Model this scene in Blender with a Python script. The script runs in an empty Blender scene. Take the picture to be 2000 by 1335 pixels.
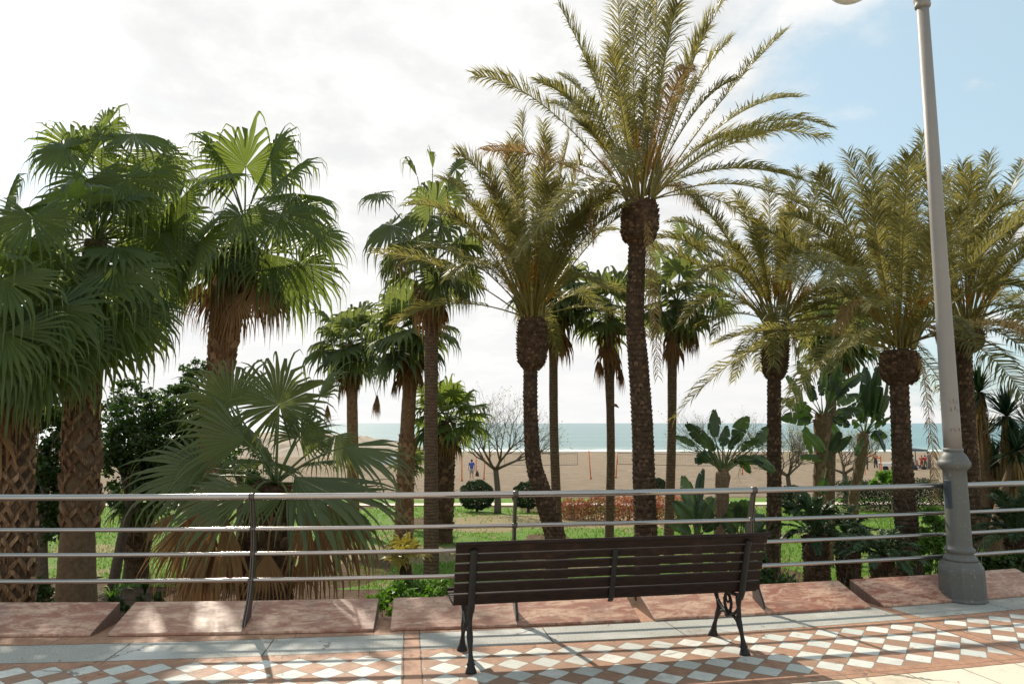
import bpy, math, random
from mathutils import Vector as V, Matrix
R = math.radians
PI = math.pi
# ---------------------------------------------------------------- camera, sky, sun
sc = bpy.context.scene
COL = sc.collection
F = 1400.0; PITCH = math.atan(158.5/F); H = 1.62
cd = bpy.data.cameras.new('camera'); cam = bpy.data.objects.new('camera', cd); COL.objects.link(cam)
cam.location = (0, 0, H); cam.rotation_euler = (PI/2+PITCH, 0, 0)
cd.sensor_width = 36; cd.lens = 36*F/2000; cd.clip_end = 90000; cd.clip_start = 0.05
sc.camera = cam
SUN_AZ = R(-26.5); SUN_EL = R(39)
sl = bpy.data.lights.new('sun', 'SUN'); sl.energy = 5.0; sl.angle = R(0.55); sl.color = (1.0, .91, .77)
so = bpy.data.objects.new('sun', sl); COL.objects.link(so)
sdir = V((math.sin(SUN_AZ)*math.cos(SUN_EL), math.cos(SUN_AZ)*math.cos(SUN_EL), math.sin(SUN_EL)))
so.rotation_euler = sdir.to_track_quat('Z', 'Y').to_euler(); so.location = (-20, 30, 30)
sc.view_settings.view_transform = 'Standard'; sc.view_settings.look = 'None'
sc.view_settings.gamma = 1; sc.view_settings.exposure = 0.18
sc.render.resolution_x = 1024; sc.render.resolution_y = 683

class NT:
    """tiny node helper"""
    def __init__(s, tree): s.t = tree; s.n = tree.nodes; s.l = tree.links; s.n.clear()
    def put(s, sock, v):
        if isinstance(v, bpy.types.NodeSocket): s.l.new(v, sock)
        elif v is not None:
            if hasattr(sock.default_value, '__len__') and isinstance(v, (tuple, list)) and len(v) == 3 and len(sock.default_value) == 4: v = (*v, 1)
            sock.default_value = v
    def m(s, op, a=None, b=None, c=None, clamp=False):
        n = s.n.new('ShaderNodeMath'); n.operation = op; n.use_clamp = clamp
        for i, v in enumerate((a, b, c)):
            if v is not None: s.put(n.inputs[i], v)
        return n.outputs[0]
    def vm(s, op, a=None, b=None):
        n = s.n.new('ShaderNodeVectorMath'); n.operation = op
        s.put(n.inputs[0], a)
        if op == 'SCALE': s.put(n.inputs[3], b)
        elif b is not None: s.put(n.inputs[1], b)
        return n.outputs[0]
    def noise(s, vec, scale, detail=4, rough=.5, dist=0.0):
        n = s.n.new('ShaderNodeTexNoise'); s.put(n.inputs['Vector'], vec)
        n.inputs['Scale'].default_value = scale; n.inputs['Detail'].default_value = detail
        n.inputs['Roughness'].default_value = rough; n.inputs['Distortion'].default_value = dist
        return n.outputs['Fac']
    def vor(s, vec, scale, feature='F1', out='Distance', rnd=1.0):
        n = s.n.new('ShaderNodeTexVoronoi'); n.feature = feature; s.put(n.inputs['Vector'], vec)
        n.inputs['Scale'].default_value = scale; n.inputs['Randomness'].default_value = rnd
        return n.outputs[out]
    def mix(s, f, a, b):
        n = s.n.new('ShaderNodeMix'); n.data_type = 'RGBA'
        s.put(n.inputs[0], f); s.put(n.inputs[6], a); s.put(n.inputs[7], b)
        return n.outputs[2]
    def ss(s, x, a, b, lo=0.0, hi=1.0):
        n = s.n.new('ShaderNodeMapRange'); n.interpolation_type = 'SMOOTHSTEP'
        s.put(n.inputs[0], x); s.put(n.inputs[1], a); s.put(n.inputs[2], b); s.put(n.inputs[3], lo); s.put(n.inputs[4], hi)
        return n.outputs[0]
    def sep(s, v):
        n = s.n.new('ShaderNodeSeparateXYZ'); s.put(n.inputs[0], v); return n.outputs
    def comb(s, x, y, z):
        n = s.n.new('ShaderNodeCombineXYZ')
        for i, v in enumerate((x, y, z)): s.put(n.inputs[i], v)
        return n.outputs[0]
    def attr(s, name, out='Fac'):
        n = s.n.new('ShaderNodeAttribute'); n.attribute_name = name; return n.outputs[out]
    def coord(s, o='Object'): return s.n.new('ShaderNodeTexCoord').outputs[o]
    def bump(s, h, strength=.5, dist=.01):
        n = s.n.new('ShaderNodeBump'); n.inputs['Strength'].default_value = strength; n.inputs['Distance'].default_value = dist
        s.put(n.inputs['Height'], h); return n.outputs[0]
    def bsdf(s, col, rough=.6, metal=0.0, normal=None, spec=None):
        n = s.n.new('ShaderNodeBsdfPrincipled'); s.put(n.inputs['Base Color'], col); s.put(n.inputs['Roughness'], rough)
        s.put(n.inputs['Metallic'], metal)
        if normal is not None: s.put(n.inputs['Normal'], normal)
        if spec is not None: s.put(n.inputs['Specular IOR Level'], spec)
        return n.outputs[0]
    def out(s, sh): 
        n = s.n.new('ShaderNodeOutputMaterial'); s.l.new(sh, n.inputs['Surface'])

w = bpy.data.worlds.new('World'); sc.world = w; w.use_nodes = True
def build_world():
    t = NT(w.node_tree)
    sky = t.n.new('ShaderNodeTexSky'); sky.sky_type = 'NISHITA'; sky.sun_disc = False
    sky.sun_elevation = SUN_EL; sky.sun_rotation = SUN_AZ; sky.altitude = 0; sky.dust_density = 1.6; sky.ozone_density = 1.4
    d = t.coord('Generated'); x, y, z = t.sep(d)
    zz = t.m('ADD', t.m('ABSOLUTE', z), .22)
    p = t.comb(t.m('DIVIDE', x, zz), t.m('DIVIDE', y, zz), 0.0)
    n1 = t.noise(p, 1.15, 8, .56, .2)
    n2 = t.noise(t.vm('ADD', p, (5.2, 1.3, 0)), 3.4, 7, .6, .1)
    n3 = t.noise(t.vm('ADD', p, (1.2, 9.3, 0)), .55, 3, .5)
    az = t.m('DIVIDE', x, t.m('MAXIMUM', t.m('ABSOLUTE', y), .05))       # tan of the azimuth off the sea
    # cloud cover: thick towards the sun on the left, breaking up to the right, thin by the horizon
    cov = t.ss(az, .14, .62, .22, .0)
    cov = t.m('ADD', cov, t.ss(z, .10, .0, 0.0, .18))
    cov = t.m('ADD', cov, t.m('MULTIPLY', t.ss(az, -.5, -.75), -.24))
    f = t.m('ADD', t.m('ADD', t.m('MULTIPLY', n1, .66), t.m('MULTIPLY', n2, .42)), t.m('ADD', t.m('MULTIPLY', n3, .22), cov))
    n4 = t.noise(t.vm('ADD', p, (2.3, 6.1, 0)), 2.6, 7, .55, .1)
    puff = t.m('MULTIPLY', t.ss(n4, .56, .66), t.m('MULTIPLY', t.ss(z, .10, .22), t.ss(z, .52, .38)))
    mask = t.m('MAXIMUM', t.ss(f, .63, .81), t.m('MULTIPLY', puff, .9))
    bg1 = t.n.new('ShaderNodeBackground'); bg1.inputs[1].default_value = .125
    skc = t.mix(.55, sky.outputs[0], (4.9, 6.6, 7.0))
    t.l.new(skc, bg1.inputs[0])
    bg2 = t.n.new('ShaderNodeBackground')
    t.put(bg2.inputs[0], t.mix(t.ss(n2, .35, .65), (.95, .955, .95), (1.0, .99, .972)))
    t.put(bg2.inputs[1], t.m('ADD', t.m('ADD', .85, t.m('MULTIPLY', t.m('MULTIPLY', t.m('SUBTRACT', t.ss(n2, .35, .62), .55), .13), t.ss(z, .03, .28))), t.m('MULTIPLY', t.ss(az, .45, -.2), .045)))
    mx = t.n.new('ShaderNodeMixShader'); t.l.new(mask, mx.inputs[0]); t.l.new(bg1.outputs[0], mx.inputs[1]); t.l.new(bg2.outputs[0], mx.inputs[2])
    o = t.n.new('ShaderNodeOutputWorld'); t.l.new(mx.outputs[0], o.inputs[0])
build_world()

# ---------------------------------------------------------------- helpers
def at(u, v, y):
    """the point at distance y that the photograph shows at pixel (u, v)"""
    X = (u-1000)/F; Y = (667.5-v)/F
    dy = math.cos(PITCH)-Y*math.sin(PITCH); dz = math.sin(PITCH)+Y*math.cos(PITCH)
    t = y/dy
    return V((X*t, y, H+dz*t))
def px(n, y): return n*y/F
def lerp(a, b, t): return a+(b-a)*t
def zground(x, y):
    pts = [(-50, -1.4), (8, -1.4), (42, -3.0), (63, -3.3), (128, -3.47), (146, -3.8), (30000, -3.9)]
    for (a, za), (b, zb) in zip(pts, pts[1:]):
        if y <= b: return lerp(za, zb, (y-a)/(b-a))
    return -3.9
def gz(x, y):
    return zground(x, y)+(0.06*math.sin(x*.7+1)*math.sin(y*.45) if 9 < y < 40 else 0)

class MB:
    def __init__(s): s.v = []; s.f = []; s.m = []; s.t = []; s.tint = .5
    def vert(s, p): s.v.append(tuple(p)); s.t.append(s.tint); return len(s.v)-1
    def face(s, idx, m=0): s.f.append(tuple(idx)); s.m.append(m)
    def quad(s, a, b, c, d, m=0):
        i = [s.vert(p) for p in (a, b, c, d)]; s.face(i, m)
    def box(s, lo, hi, m=0, M=None):
        x0, y0, z0 = lo; x1, y1, z1 = hi
        c = [V(p) for p in ((x0, y0, z0), (x1, y0, z0), (x1, y1, z0), (x0, y1, z0), (x0, y0, z1), (x1, y0, z1), (x1, y1, z1), (x0, y1, z1))]
        if M is not None: c = [M @ p for p in c]
        i = [s.vert(p) for p in c]
        for q in ((0, 3, 2, 1), (4, 5, 6, 7), (0, 1, 5, 4), (1, 2, 6, 5), (2, 3, 7, 6), (3, 0, 4, 7)): s.face([i[k] for k in q], m)
    def tube(s, pts, rad, n=8, m=0, cap=True, flat=1.0, up=None):
        pts = [V(p) for p in pts]; k = len(pts)
        if not hasattr(rad, '__len__'): rad = [rad]*k
        prev = None; rings = []
        for i in range(k):
            T = (pts[min(i+1, k-1)]-pts[max(i-1, 0)])
            if T.length < 1e-9: T = V((0, 0, 1))
            T.normalize()
            if prev is None:
                a = V(up) if up is not None else (V((1, 0, 0)) if abs(T.x) < .8 else V((0, 1, 0)))
            else: a = prev
            a = a-T*a.dot(T)
            if a.length < 1e-6: a = T.orthogonal()
            a.normalize(); prev = a; b = T.cross(a)
            rings.append([s.vert(pts[i]+(a*math.cos(2*PI*j/n)+b*math.sin(2*PI*j/n)*flat)*rad[i]) for j in range(n)])
        for r0, r1 in zip(rings, rings[1:]):
            for j in range(n): s.face((r0[j], r0[(j+1) % n], r1[(j+1) % n], r1[j]), m)
        if cap:
            s.face(list(reversed(rings[0])), m); s.face(rings[-1], m)
    def lathe(s, c, prof, n=24, m=0, poly=None):
        """prof: list of (radius, z) round the vertical through c"""
        c = V(c); rings = []
        for r, z in prof:
            rings.append([s.vert(c+V((r*math.cos(2*PI*j/n), r*math.sin(2*PI*j/n), z))) for j in range(n)])
        for r0, r1 in zip(rings, rings[1:]):
            for j in range(n): s.face((r0[j], r0[(j+1) % n], r1[(j+1) % n], r1[j]), m)
        s.face(list(reversed(rings[0])), m); s.face(rings[-1], m)
    def build(s, name, mats, parent=None, smooth=False, origin=None):
        me = bpy.data.meshes.new(name)
        o = bpy.data.objects.new(name, me); COL.objects.link(o)
        if parent is not None:
            o.parent = parent; off = parent.location
            vs = [(a-off.x, b-off.y, c-off.z) for a, b, c in s.v]
            if parent.parent is not None: raise RuntimeError('use build2')
        elif origin is not None:
            off = V(origin); o.location = off; vs = [(a-off.x, b-off.y, c-off.z) for a, b, c in s.v]
        else: vs = s.v
        me.from_pydata(vs, [], s.f)
        for mt in (mats if isinstance(mats, (list, tuple)) else [mats]): me.materials.append(mt)
        me.polygons.foreach_set('material_index', s.m)
        a = me.attributes.new('tint', 'FLOAT', 'POINT'); a.data.foreach_set('value', s.t)
        if smooth: me.polygons.foreach_set('use_smooth', [True]*len(s.f))
        me.update()
        return o
def sub(o, name, mats, mb, smooth=False):
    """sub-part: child of part o (a part sits at its thing's origin)"""
    me = bpy.data.meshes.new(name); c = bpy.data.objects.new(name, me); COL.objects.link(c); c.parent = o
    off = o.parent.location+o.location if o.parent else o.location
    me.from_pydata([(a-off.x, b-off.y, d-off.z) for a, b, d in mb.v], [], mb.f)
    for mt in (mats if isinstance(mats, (list, tuple)) else [mats]): me.materials.append(mt)
    me.polygons.foreach_set('material_index', mb.m)
    a = me.attributes.new('tint', 'FLOAT', 'POINT'); a.data.foreach_set('value', mb.t)
    if smooth: me.polygons.foreach_set('use_smooth', [True]*len(mb.f))
    return c
def tag(o, label=None, cat=None, group=None, kind=None):
    if label: o['label'] = label
    if cat: o['category'] = cat
    if group: o['group'] = group
    if kind: o['kind'] = kind
    return o
def thing(name, loc, label, cat, group=None):
    o = bpy.data.objects.new(name, None); COL.objects.link(o); o.location = loc; o.empty_display_size = .2
    return tag(o, label, cat, group)

# ---------------------------------------------------------------- materials
def newmat(name):
    m = bpy.data.materials.new(name); m.use_nodes = True; return m, NT(m.node_tree)
def leafmat(name, dark, light, trans, rough=.45, tf=.42, spec=.4):
    m, t = newmat(name); tn = t.attr('tint')
    n = t.noise(t.coord(), 2.3, 3)
    f = t.m('ADD', t.m('MULTIPLY', tn, .8), t.m('MULTIPLY', t.m('SUBTRACT', n, .4), .6), clamp=True)
    c = t.mix(f, dark, light)
    tr = t.n.new('ShaderNodeBsdfTranslucent'); t.put(tr.inputs[0], t.mix(f, [x*.6 for x in trans], trans))
    mx = t.n.new('ShaderNodeMixShader'); mx.inputs[0].default_value = tf
    t.l.new(t.bsdf(c, rough, spec=spec), mx.inputs[1]); t.l.new(tr.outputs[0], mx.inputs[2]); t.out(mx.outputs[0]); return m
M_DATE = leafmat('date_leaflets', (.070, .080, .026), (.235, .215, .075), (.42, .37, .095), .42, .43)
M_FAN = leafmat('fan_leaf', (.030, .060, .016), (.125, .165, .040), (.33, .43, .065), .42, .46)
M_FANF = leafmat('fan_leaf_distant', (.034, .060, .022), (.135, .158, .055), (.30, .36, .08), .5, .44)
M_YFAN = leafmat('fan_leaf_bluish', (.040, .066, .024), (.145, .175, .062), (.30, .36, .07), .42, .40)
M_DEAD = leafmat('dead_leaf', (.13, .065, .028), (.36, .22, .10), (.30, .14, .05), .8, .30, .1)
M_DEADY = leafmat('straw_leaf', (.20, .13, .05), (.50, .36, .17), (.42, .26, .09), .8, .32, .1)
M_PET = leafmat('petiole', (.14, .13, .035), (.34, .27, .07), (.2, .16, .03), .45, .10)
M_PETG = leafmat('green_petiole', (.06, .10, .03), (.16, .19, .06), (.1, .15, .03), .45, .10)
M_FRUIT = leafmat('fruit_stalk', (.34, .17, .02), (.62, .36, .04), (.5, .3, .04), .6, .25)
M_BANANA = leafmat('paddle_leaf', (.014, .034, .014), (.075, .115, .050), (.07, .14, .02), .34, .26, .5)
M_BUSH = leafmat('bush_leaf', (.014, .034, .010), (.055, .10, .022), (.10, .20, .02), .4, .30)
M_BALL = leafmat('clipped_leaf', (.012, .026, .010), (.045, .075, .025), (.05, .10, .02), .7, .18, .15)
M_LIME = leafmat('lime_leaf', (.05, .13, .015), (.17, .32, .04), (.20, .42, .03), .4, .40)
M_RED = leafmat('red_leaf', (.16, .045, .02), (.58, .19, .075), (.5, .13, .04), .5, .38)
M_CYCAD = leafmat('cycad_leaf', (.016, .040, .016), (.075, .125, .050), (.04, .09, .02), .42, .14, .3)
M_YUCCA = leafmat('yucca_leaf', (.010, .032, .018), (.035, .07, .03), (.04, .09, .02), .35, .16)
M_OLIVE = leafmat('bare_tree_leaf', (.20, .20, .05), (.42, .38, .12), (.4, .38, .08), .6, .4)
M_GRASSB = leafmat('grass_blade', (.055, .12, .012), (.17, .26, .035), (.20, .36, .03), .5, .4)

def barkmat(name, c1, c2, c3, ring=0.0, ringscale=30, bump=.6, scale=9):
    m, t = newmat(name); p = t.coord(); x, y, z = t.sep(p)
    n = t.noise(p, scale, 7, .65); nf = t.noise(t.comb(t.m('MULTIPLY', x, 1), t.m('MULTIPLY', y, 1), t.m('MULTIPLY', z, .25)), scale*5, 4)
    c = t.mix(t.ss(n, .3, .7), c1, c2); c = t.mix(t.m('MULTIPLY', t.ss(nf, .52, .7), .55), c, c3)
    tn = t.attr('tint'); c = t.mix(t.ss(tn, .5, 1.0), c, c3)
    hh = t.m('ADD', t.m('MULTIPLY', n, .6), t.m('MULTIPLY', nf, .5))
    if ring:
        wz = t.m('ADD', t.m('MULTIPLY', z, ringscale), t.m('MULTIPLY', t.noise(p, 3, 4), 7))
        s = t.m('ABSOLUTE', t.m('SINE', wz)); hh = t.m('ADD', hh, t.m('MULTIPLY', s, ring))
        c = t.mix(t.m('MULTIPLY', t.ss(s, .35, .0), .6), c, [q*.35 for q in c1])
    t.out(t.bsdf(c, .9, normal=t.bump(hh, bump, .03), spec=.15)); return m
M_BOOT = barkmat('palm_boots', (.12, .065, .035), (.24, .135, .075), (.40, .26, .15), bump=.5)
M_BOOTD = barkmat('dark_palm_boots', (.045, .028, .018), (.11, .068, .04), (.22, .14, .085), bump=.5)
M_CROSS = barkmat('split_leaf_bases', (.10, .055, .03), (.22, .13, .07), (.44, .30, .18), bump=.5)
M_RING = barkmat('ringed_trunk', (.10, .066, .042), (.17, .115, .075), (.25, .175, .115), ring=.8, ringscale=42)
M_RINGD = barkmat('dark_ringed_trunk', (.045, .030, .02), (.095, .065, .042), (.17, .12, .08), ring=1.0, ringscale=30)
M_FIBER = barkmat('fibrous_trunk', (.13, .088, .05), (.20, .14, .085), (.28, .20, .13), bump=.8, scale=14)
M_BRANCH = barkmat('grey_branch', (.085, .065, .048), (.15, .12, .09), (.22, .18, .14), bump=.4, scale=20)

def stone(name, c1, c2, c3, scale=6, rough=.6, bump=.25):
    m, t = newmat(name); p = t.coord(); n = t.noise(p, scale, 8, .65, .4); n2 = t.noise(p, scale*9, 4)
    c = t.mix(t.ss(n, .3, .7), c1, c2); c = t.mix(t.m('MULTIPLY', t.ss(n2, .5, .75), .6), c, c3)
    t.out(t.bsdf(c, rough, normal=t.bump(t.m('ADD', n, n2), bump, .01), spec=.3)); return m
def plain(name, col, rough=.6, metal=0.0, var=.15, scale=8, bump=.15, spec=None):
    m, t = newmat(name); p = t.coord(); n = t.noise(p, scale, 6, .6)
    c = t.mix(n, [x*(1-var) for x in col], [min(1, x*(1+var)) for x in col])
    r = t.m('ADD', rough-.08, t.m('MULTIPLY', n, .16))
    t.out(t.bsdf(c, r, metal, t.bump(t.noise(p, scale*6, 4), bump, .004), spec)); return m

# steel of the railing: brushed, faint smudges
def m_steel():
    m, t = newmat('brushed_steel'); p = t.coord(); x, y, z = t.sep(p)
    n = t.noise(p, 5, 5); nb = t.noise(t.comb(t.m('MULTIPLY', x, .3), t.m('MULTIPLY', y, 40), t.m('MULTIPLY', z, 40)), 8, 3)
    c = t.mix(n, (.36, .33, .31), (.46, .43, .40))
    t.out(t.bsdf(c, t.m('ADD', .10, t.m('MULTIPLY', n, .14)), 1.0, t.bump(nb, .03, .001))); return m
M_STEEL = m_steel()
M_POST = plain('dark_steel', (.12, .105, .095), .42, .85, .2, 12, .1)

# ---------------------------------------------------------------- curves of the promenade
def rail_y(x):
    xc = max(-9, min(9, x)); y = 6.13+.133*xc+.0165*xc*xc; return y+(x-xc)*(.133+.033*xc)
def rail_n(x):
    xc = max(-9, min(9, x)); s = .133+.033*xc; return V((-s, 1, 0)).normalized()      # outward, to the sea
def rail_p(x, o=0.0, z=0.0):
    n = rail_n(x); return V((x, rail_y(x), 0))+n*o+V((0, 0, z))
def tile_y(x):
    xc = max(-9, min(9, x)); return 5.30+.166*xc+.0138*xc*xc+(x-xc)*(.166+.0276*xc)
def tile_s(x):
    xc = max(-9, min(9, x)); return .166+.0276*xc
_arc = {}; _s = 0.0
_N = 4000; _x0 = -40.0; _dx = 80.0/_N; _tab = [0.0]
for i in range(_N):
    s_ = tile_s(_x0+(i+.5)*_dx); _tab.append(_tab[-1]+_dx*math.sqrt(1+s_*s_))
_z = int(round((0-_x0)/_dx)); _b = _tab[_z]; _tab = [q-_b for q in _tab]
def arc(x):
    f = (x-_x0)/_dx; i = max(0, min(_N-1, int(f))); return lerp(_tab[i], _tab[i+1], f-i)
def tile_uv(x, y):
    q = x
    for _ in range(12):
        s = tile_s(q); cy = tile_y(q)
        tt = ((x-q)+(y-cy)*s)/(1+s*s)
        q = max(-39.9, min(39.9, q+tt*.9))
    s = tile_s(q); n = V((s, -1)).normalized()
    return arc(q), (V((x-q, y-tile_y(q)))).dot(n)

# ---------------------------------------------------------------- promenade
def m_paving():
    m, t = newmat('promenade_paving')
    u, v, _ = t.sep(t.coord('UV')); p = t.coord()
    wob = t.m('MULTIPLY', t.m('SUBTRACT', t.noise(p, 11, 4), .5), .016)
    wob2 = t.m('MULTIPLY', t.m('SUBTRACT', t.noise(t.vm('ADD', p, (7, 3, 0)), 10, 4), .5), .016)
    u = t.m('ADD', u, wob); v = t.m('ADD', v, wob2)
    S0 = -.70
    # every 4.2 m a cross strip
    sc_ = t.m('MODULO', t.m('ADD', t.m('SUBTRACT', u, S0), 42.0+2.1), 4.2)
    dstrip = t.m('ABSOLUTE', t.m('SUBTRACT', sc_, 2.1))            # 0 at the strip's middle
    segid = t.m('FLOOR', t.m('DIVIDE', t.m('ADD', t.m('SUBTRACT', u, S0), 42.0), 4.2))
    P, Q = .2295, .222
    us = t.m('DIVIDE', t.m('SUBTRACT', t.m('MODULO', t.m('ADD', t.m('SUBTRACT', u, S0), 42.0), 4.2), .212), P); vs = t.m('DIVIDE', v, Q)
    # each segment is set out from its own strip
    a = t.m('ADD', us, vs); b = t.m('SUBTRACT', us, vs)            # cell coordinates of the diamond lattice
    a = t.m('ADD', a, .5); b = t.m('ADD', b, .5)
    fa = t.m('FRACT', t.m('ADD', a, 100.0)); fb = t.m('FRACT', t.m('ADD', b, 100.0))
    ia = t.m('FLOOR', t.m('ADD', a, 100.0)); ib = t.m('FLOOR', t.m('ADD', b, 100.0))
    par = t.m('MODULO', t.m('ADD', ia, ib), 2.0)                   # 0 = white
    ea = t.m('SUBTRACT', .5, t.m('ABSOLUTE', t.m('SUBTRACT', fa, .5))); eb = t.m('SUBTRACT', .5, t.m('ABSOLUTE', t.m('SUBTRACT', fb, .5)))
    # rounded worn corners
    xx = t.m('MAXIMUM', t.m('SUBTRACT', .13, ea), 0); yy = t.m('MAXIMUM', t.m('SUBTRACT', .13, eb), 0)
    rc = t.m('SQRT', t.m('ADD', t.m('MULTIPLY', xx, xx), t.m('MULTIPLY', yy, yy)))
    tile = t.ss(rc, .112, .094)                                    # 1 inside a tile
    white = t.m('MULTIPLY', tile, t.m('LESS_THAN', par, .5))
    redt = t.m('MULTIPLY', t.ss(rc, .125, .108), t.m('GREATER_THAN', par, .5))
    cellr = t.n.new('ShaderNodeTexWhiteNoise'); t.put(cellr.inputs[0], t.comb(ia, ib, segid)); cr = cellr.outputs['Value']
    nbig = t.noise(p, 1.6, 5); nmid = t.noise(p, 14, 7, .7); nfine = t.noise(p, 90, 3, .6)
    marble = t.mix(t.ss(nmid, .35, .7), (.74, .71, .64), (.57, .56, .50))
    marble = t.mix(t.m('MULTIPLY', cr, .75), marble, (.42, .44, .40))
    red = t.mix(t.ss(nmid, .32, .68), (.42, .235, .145), (.29, .145, .09))
    red = t.mix(t.ss(nfine, .55, .72), red, (.50, .30, .20))
    redc = t.mix(t.m('MULTIPLY', cr, .75), red, (.27, .17, .115))
    grout = t.mix(nfine, (.13, .10, .08), (.30, .25, .20))
    inch = t.m('MULTIPLY', t.m('GREATER_THAN', v, -.112), t.m('LESS_THAN', v, .775))
    inch = t.m('MULTIPLY', inch, t.m('GREATER_THAN', dstrip, .075))
    # half diamonds at the edge are red as the border
    chk = t.mix(white, t.mix(redt, grout, redc), marble)
    vedge = t.m('MINIMUM', t.m('ABSOLUTE', t.m('SUBTRACT', v, -.112)), t.m('ABSOLUTE', t.m('SUBTRACT', v, .775)))
    col = t.mix(inch, red, chk)
    # granite band
    ing = t.m('MULTIPLY', t.m('GREATER_THAN', v, -.60), t.m('LESS_THAN', v, -.19))
    ing = t.m('MULTIPLY', ing, t.m('GREATER_THAN', dstrip, .055))
    gsl = t.m('FRACT', t.m('DIVIDE', sc_, 1.05)); ge = t.m('ABSOLUTE', t.m('SUBTRACT', gsl, .0))
    gid = t.m('FLOOR', t.m('DIVIDE', t.m('ADD', u, 42), 1.05))
    gw = t.n.new('ShaderNodeTexWhiteNoise'); gw.noise_dimensions = '1D'; t.put(gw.inputs['W'], gid)
    gran = t.mix(t.ss(nfine, .35, .65), (.25, .245, .22), (.46, .45, .40))
    gran = t.mix(t.m('MULTIPLY', gw.outputs['Value'], .4), gran, (.33, .33, .295))
    gran = t.mix(t.ss(nbig, .45, .75), gran, (.55, .54, .50))
    col = t.mix(ing, col, gran)
    # cream paving nearest the camera
    inc = t.m('GREATER_THAN', v, .905)
    c1 = t.m('FRACT', t.m('DIVIDE', t.m('ADD', u, 42.1), .42)); c2 = t.m('FRACT', t.m('DIVIDE', t.m('SUBTRACT', v, .905), .52))
    cg = t.m('MINIMUM', t.m('MULTIPLY', t.m('MINIMUM', c1, t.m('SUBTRACT', 1.0, c1)), .42), t.m('MULTIPLY', t.m('MINIMUM', c2, t.m('SUBTRACT', 1.0, c2)), .52))
    cid = t.n.new('ShaderNodeTexWhiteNoise'); t.put(cid.inputs[0], t.comb(t.m('FLOOR', t.m('DIVIDE', t.m('ADD', u, 42.1), .42)), t.m('FLOOR', t.m('DIVIDE', t.m('SUBTRACT', v, .905), .52)), 0.0))
    cream = t.mix(t.m('MULTIPLY', cid.outputs['Value'], .6), t.mix(nmid, (.72, .62, .46), (.58, .50, .38)), (.66, .60, .50))
    cream = t.mix(t.ss(cg, .006, .003), cream, (.16, .13, .10))
    col = t.mix(inc, col, cream)
    # joints between the bands, and cross strip edges
    def line(val, at_, w_): return t.ss(t.m('ABSOLUTE', t.m('SUBTRACT', val, at_)), w_, w_*.4)
    j = line(v, -.60, .007); j = t.m('MAXIMUM', j, line(v, -.19, .008)); j = t.m('MAXIMUM', j, line(v, .905, .007)); j = t.m('MAXIMUM', j, line(v, .84, .004))
    jv = t.m('MAXIMUM', line(dstrip, .06, .007), 0.0); j = t.m('MAXIMUM', j, t.m('MULTIPLY', jv, t.m('LESS_THAN', v, .905)))
    j = t.m('MAXIMUM', j, t.m('MULTIPLY', t.m('MULTIPLY', ing, t.ss(t.m('MINIMUM', ge, t.m('SUBTRACT', 1.0, ge)), .007, .003)), 1.0))
    # slabs of the red bands
    rj = t.m('FRACT', t.m('DIVIDE', sc_, .6)); rj = t.m('MULTIPLY', t.m('MINIMUM', rj, t.m('SUBTRACT', 1.0, rj)), .6)
    inr = t.m('MULTIPLY', t.m('SUBTRACT', 1.0, inch), t.m('SUBTRACT', 1.0, t.m('MAXIMUM', ing, inc)))
    j = t.m('MAXIMUM', j, t.m('MULTIPLY', inr, t.m('MULTIPLY', t.ss(rj, .006, .003), .7)))
    # a few cracks
    crk = t.vor(t.vm('ADD', p, t.vm('SCALE', t.comb(nmid, nbig, 0.0), .25)), .85, 'DISTANCE_TO_EDGE')
    crack = t.m('MULTIPLY', t.ss(crk, .008, .002), t.ss(nbig, .50, .62))
    j = t.m('MAXIMUM', j, t.m('MULTIPLY', crack, .85))
    col = t.mix(j, col, (.10, .075, .055))
    # wear and grime
    grime = t.ss(t.noise(t.vm('ADD', p, (3, 8, 1)), 2.7, 7, .7), .50, .72)
    spots = t.ss(t.noise(t.vm('ADD', p, (1, 2, 5)), 33, 5, .7), .66, .72); col = t.mix(t.m('MULTIPLY', grime, .38), col, (.20, .15, .12)); col = t.mix(t.m('MULTIPLY', spots, .5), col, (.12, .085, .06))
    h = t.m('SUBTRACT', t.m('ADD', t.m('MULTIPLY', nmid, .35), t.m('MULTIPLY', nfine, .12)), t.m('MULTIPLY', t.m('MAXIMUM', j, t.m('MULTIPLY', inch, t.m('SUBTRACT', 1.0, t.m('MAXIMUM', white, redt)))), .8))
    rough = t.m('ADD', .52, t.m('MULTIPLY', nmid, .3))
    t.out(t.bsdf(col, rough, normal=t.bump(h, .45, .006), spec=.35)); return m
M_PAVE = m_paving()

def build_promenade():
    mb = MB(); uvs = []; xs = []
    x = -38.0
    while x < 38: xs.append(x); x += .1 if -6 < x < 7.5 else 1.0
    xs.append(38.0)
    ts = [0, .1, .2, .3, .45, .6, .8, 1.0, 1.2, 1.4, 1.6, 1.8, 2.1, 2.5, 3, 4, 6, 10, 16]
    grid = []
    for x in xs:
        row = []
        for tt in ts:
            p = V((x, rail_y(x)+.27-tt, 0)); row.append(mb.vert(p)); uvs.append(tile_uv(p.x, p.y))
        grid.append(row)
    for i in range(len(xs)-1):
        for j in range(len(ts)-1):
            mb.face((grid[i][j], grid[i][j+1], grid[i+1][j+1], grid[i+1][j]))
    o = mb.build('promenade', M_PAVE); me = o.data
    ul = me.uv_layers.new(name='UVMap')
    for lp in me.loops: ul.data[lp.index].uv = uvs[lp.vertex_index]
    tag(o, kind='structure')
build_promenade()

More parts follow.
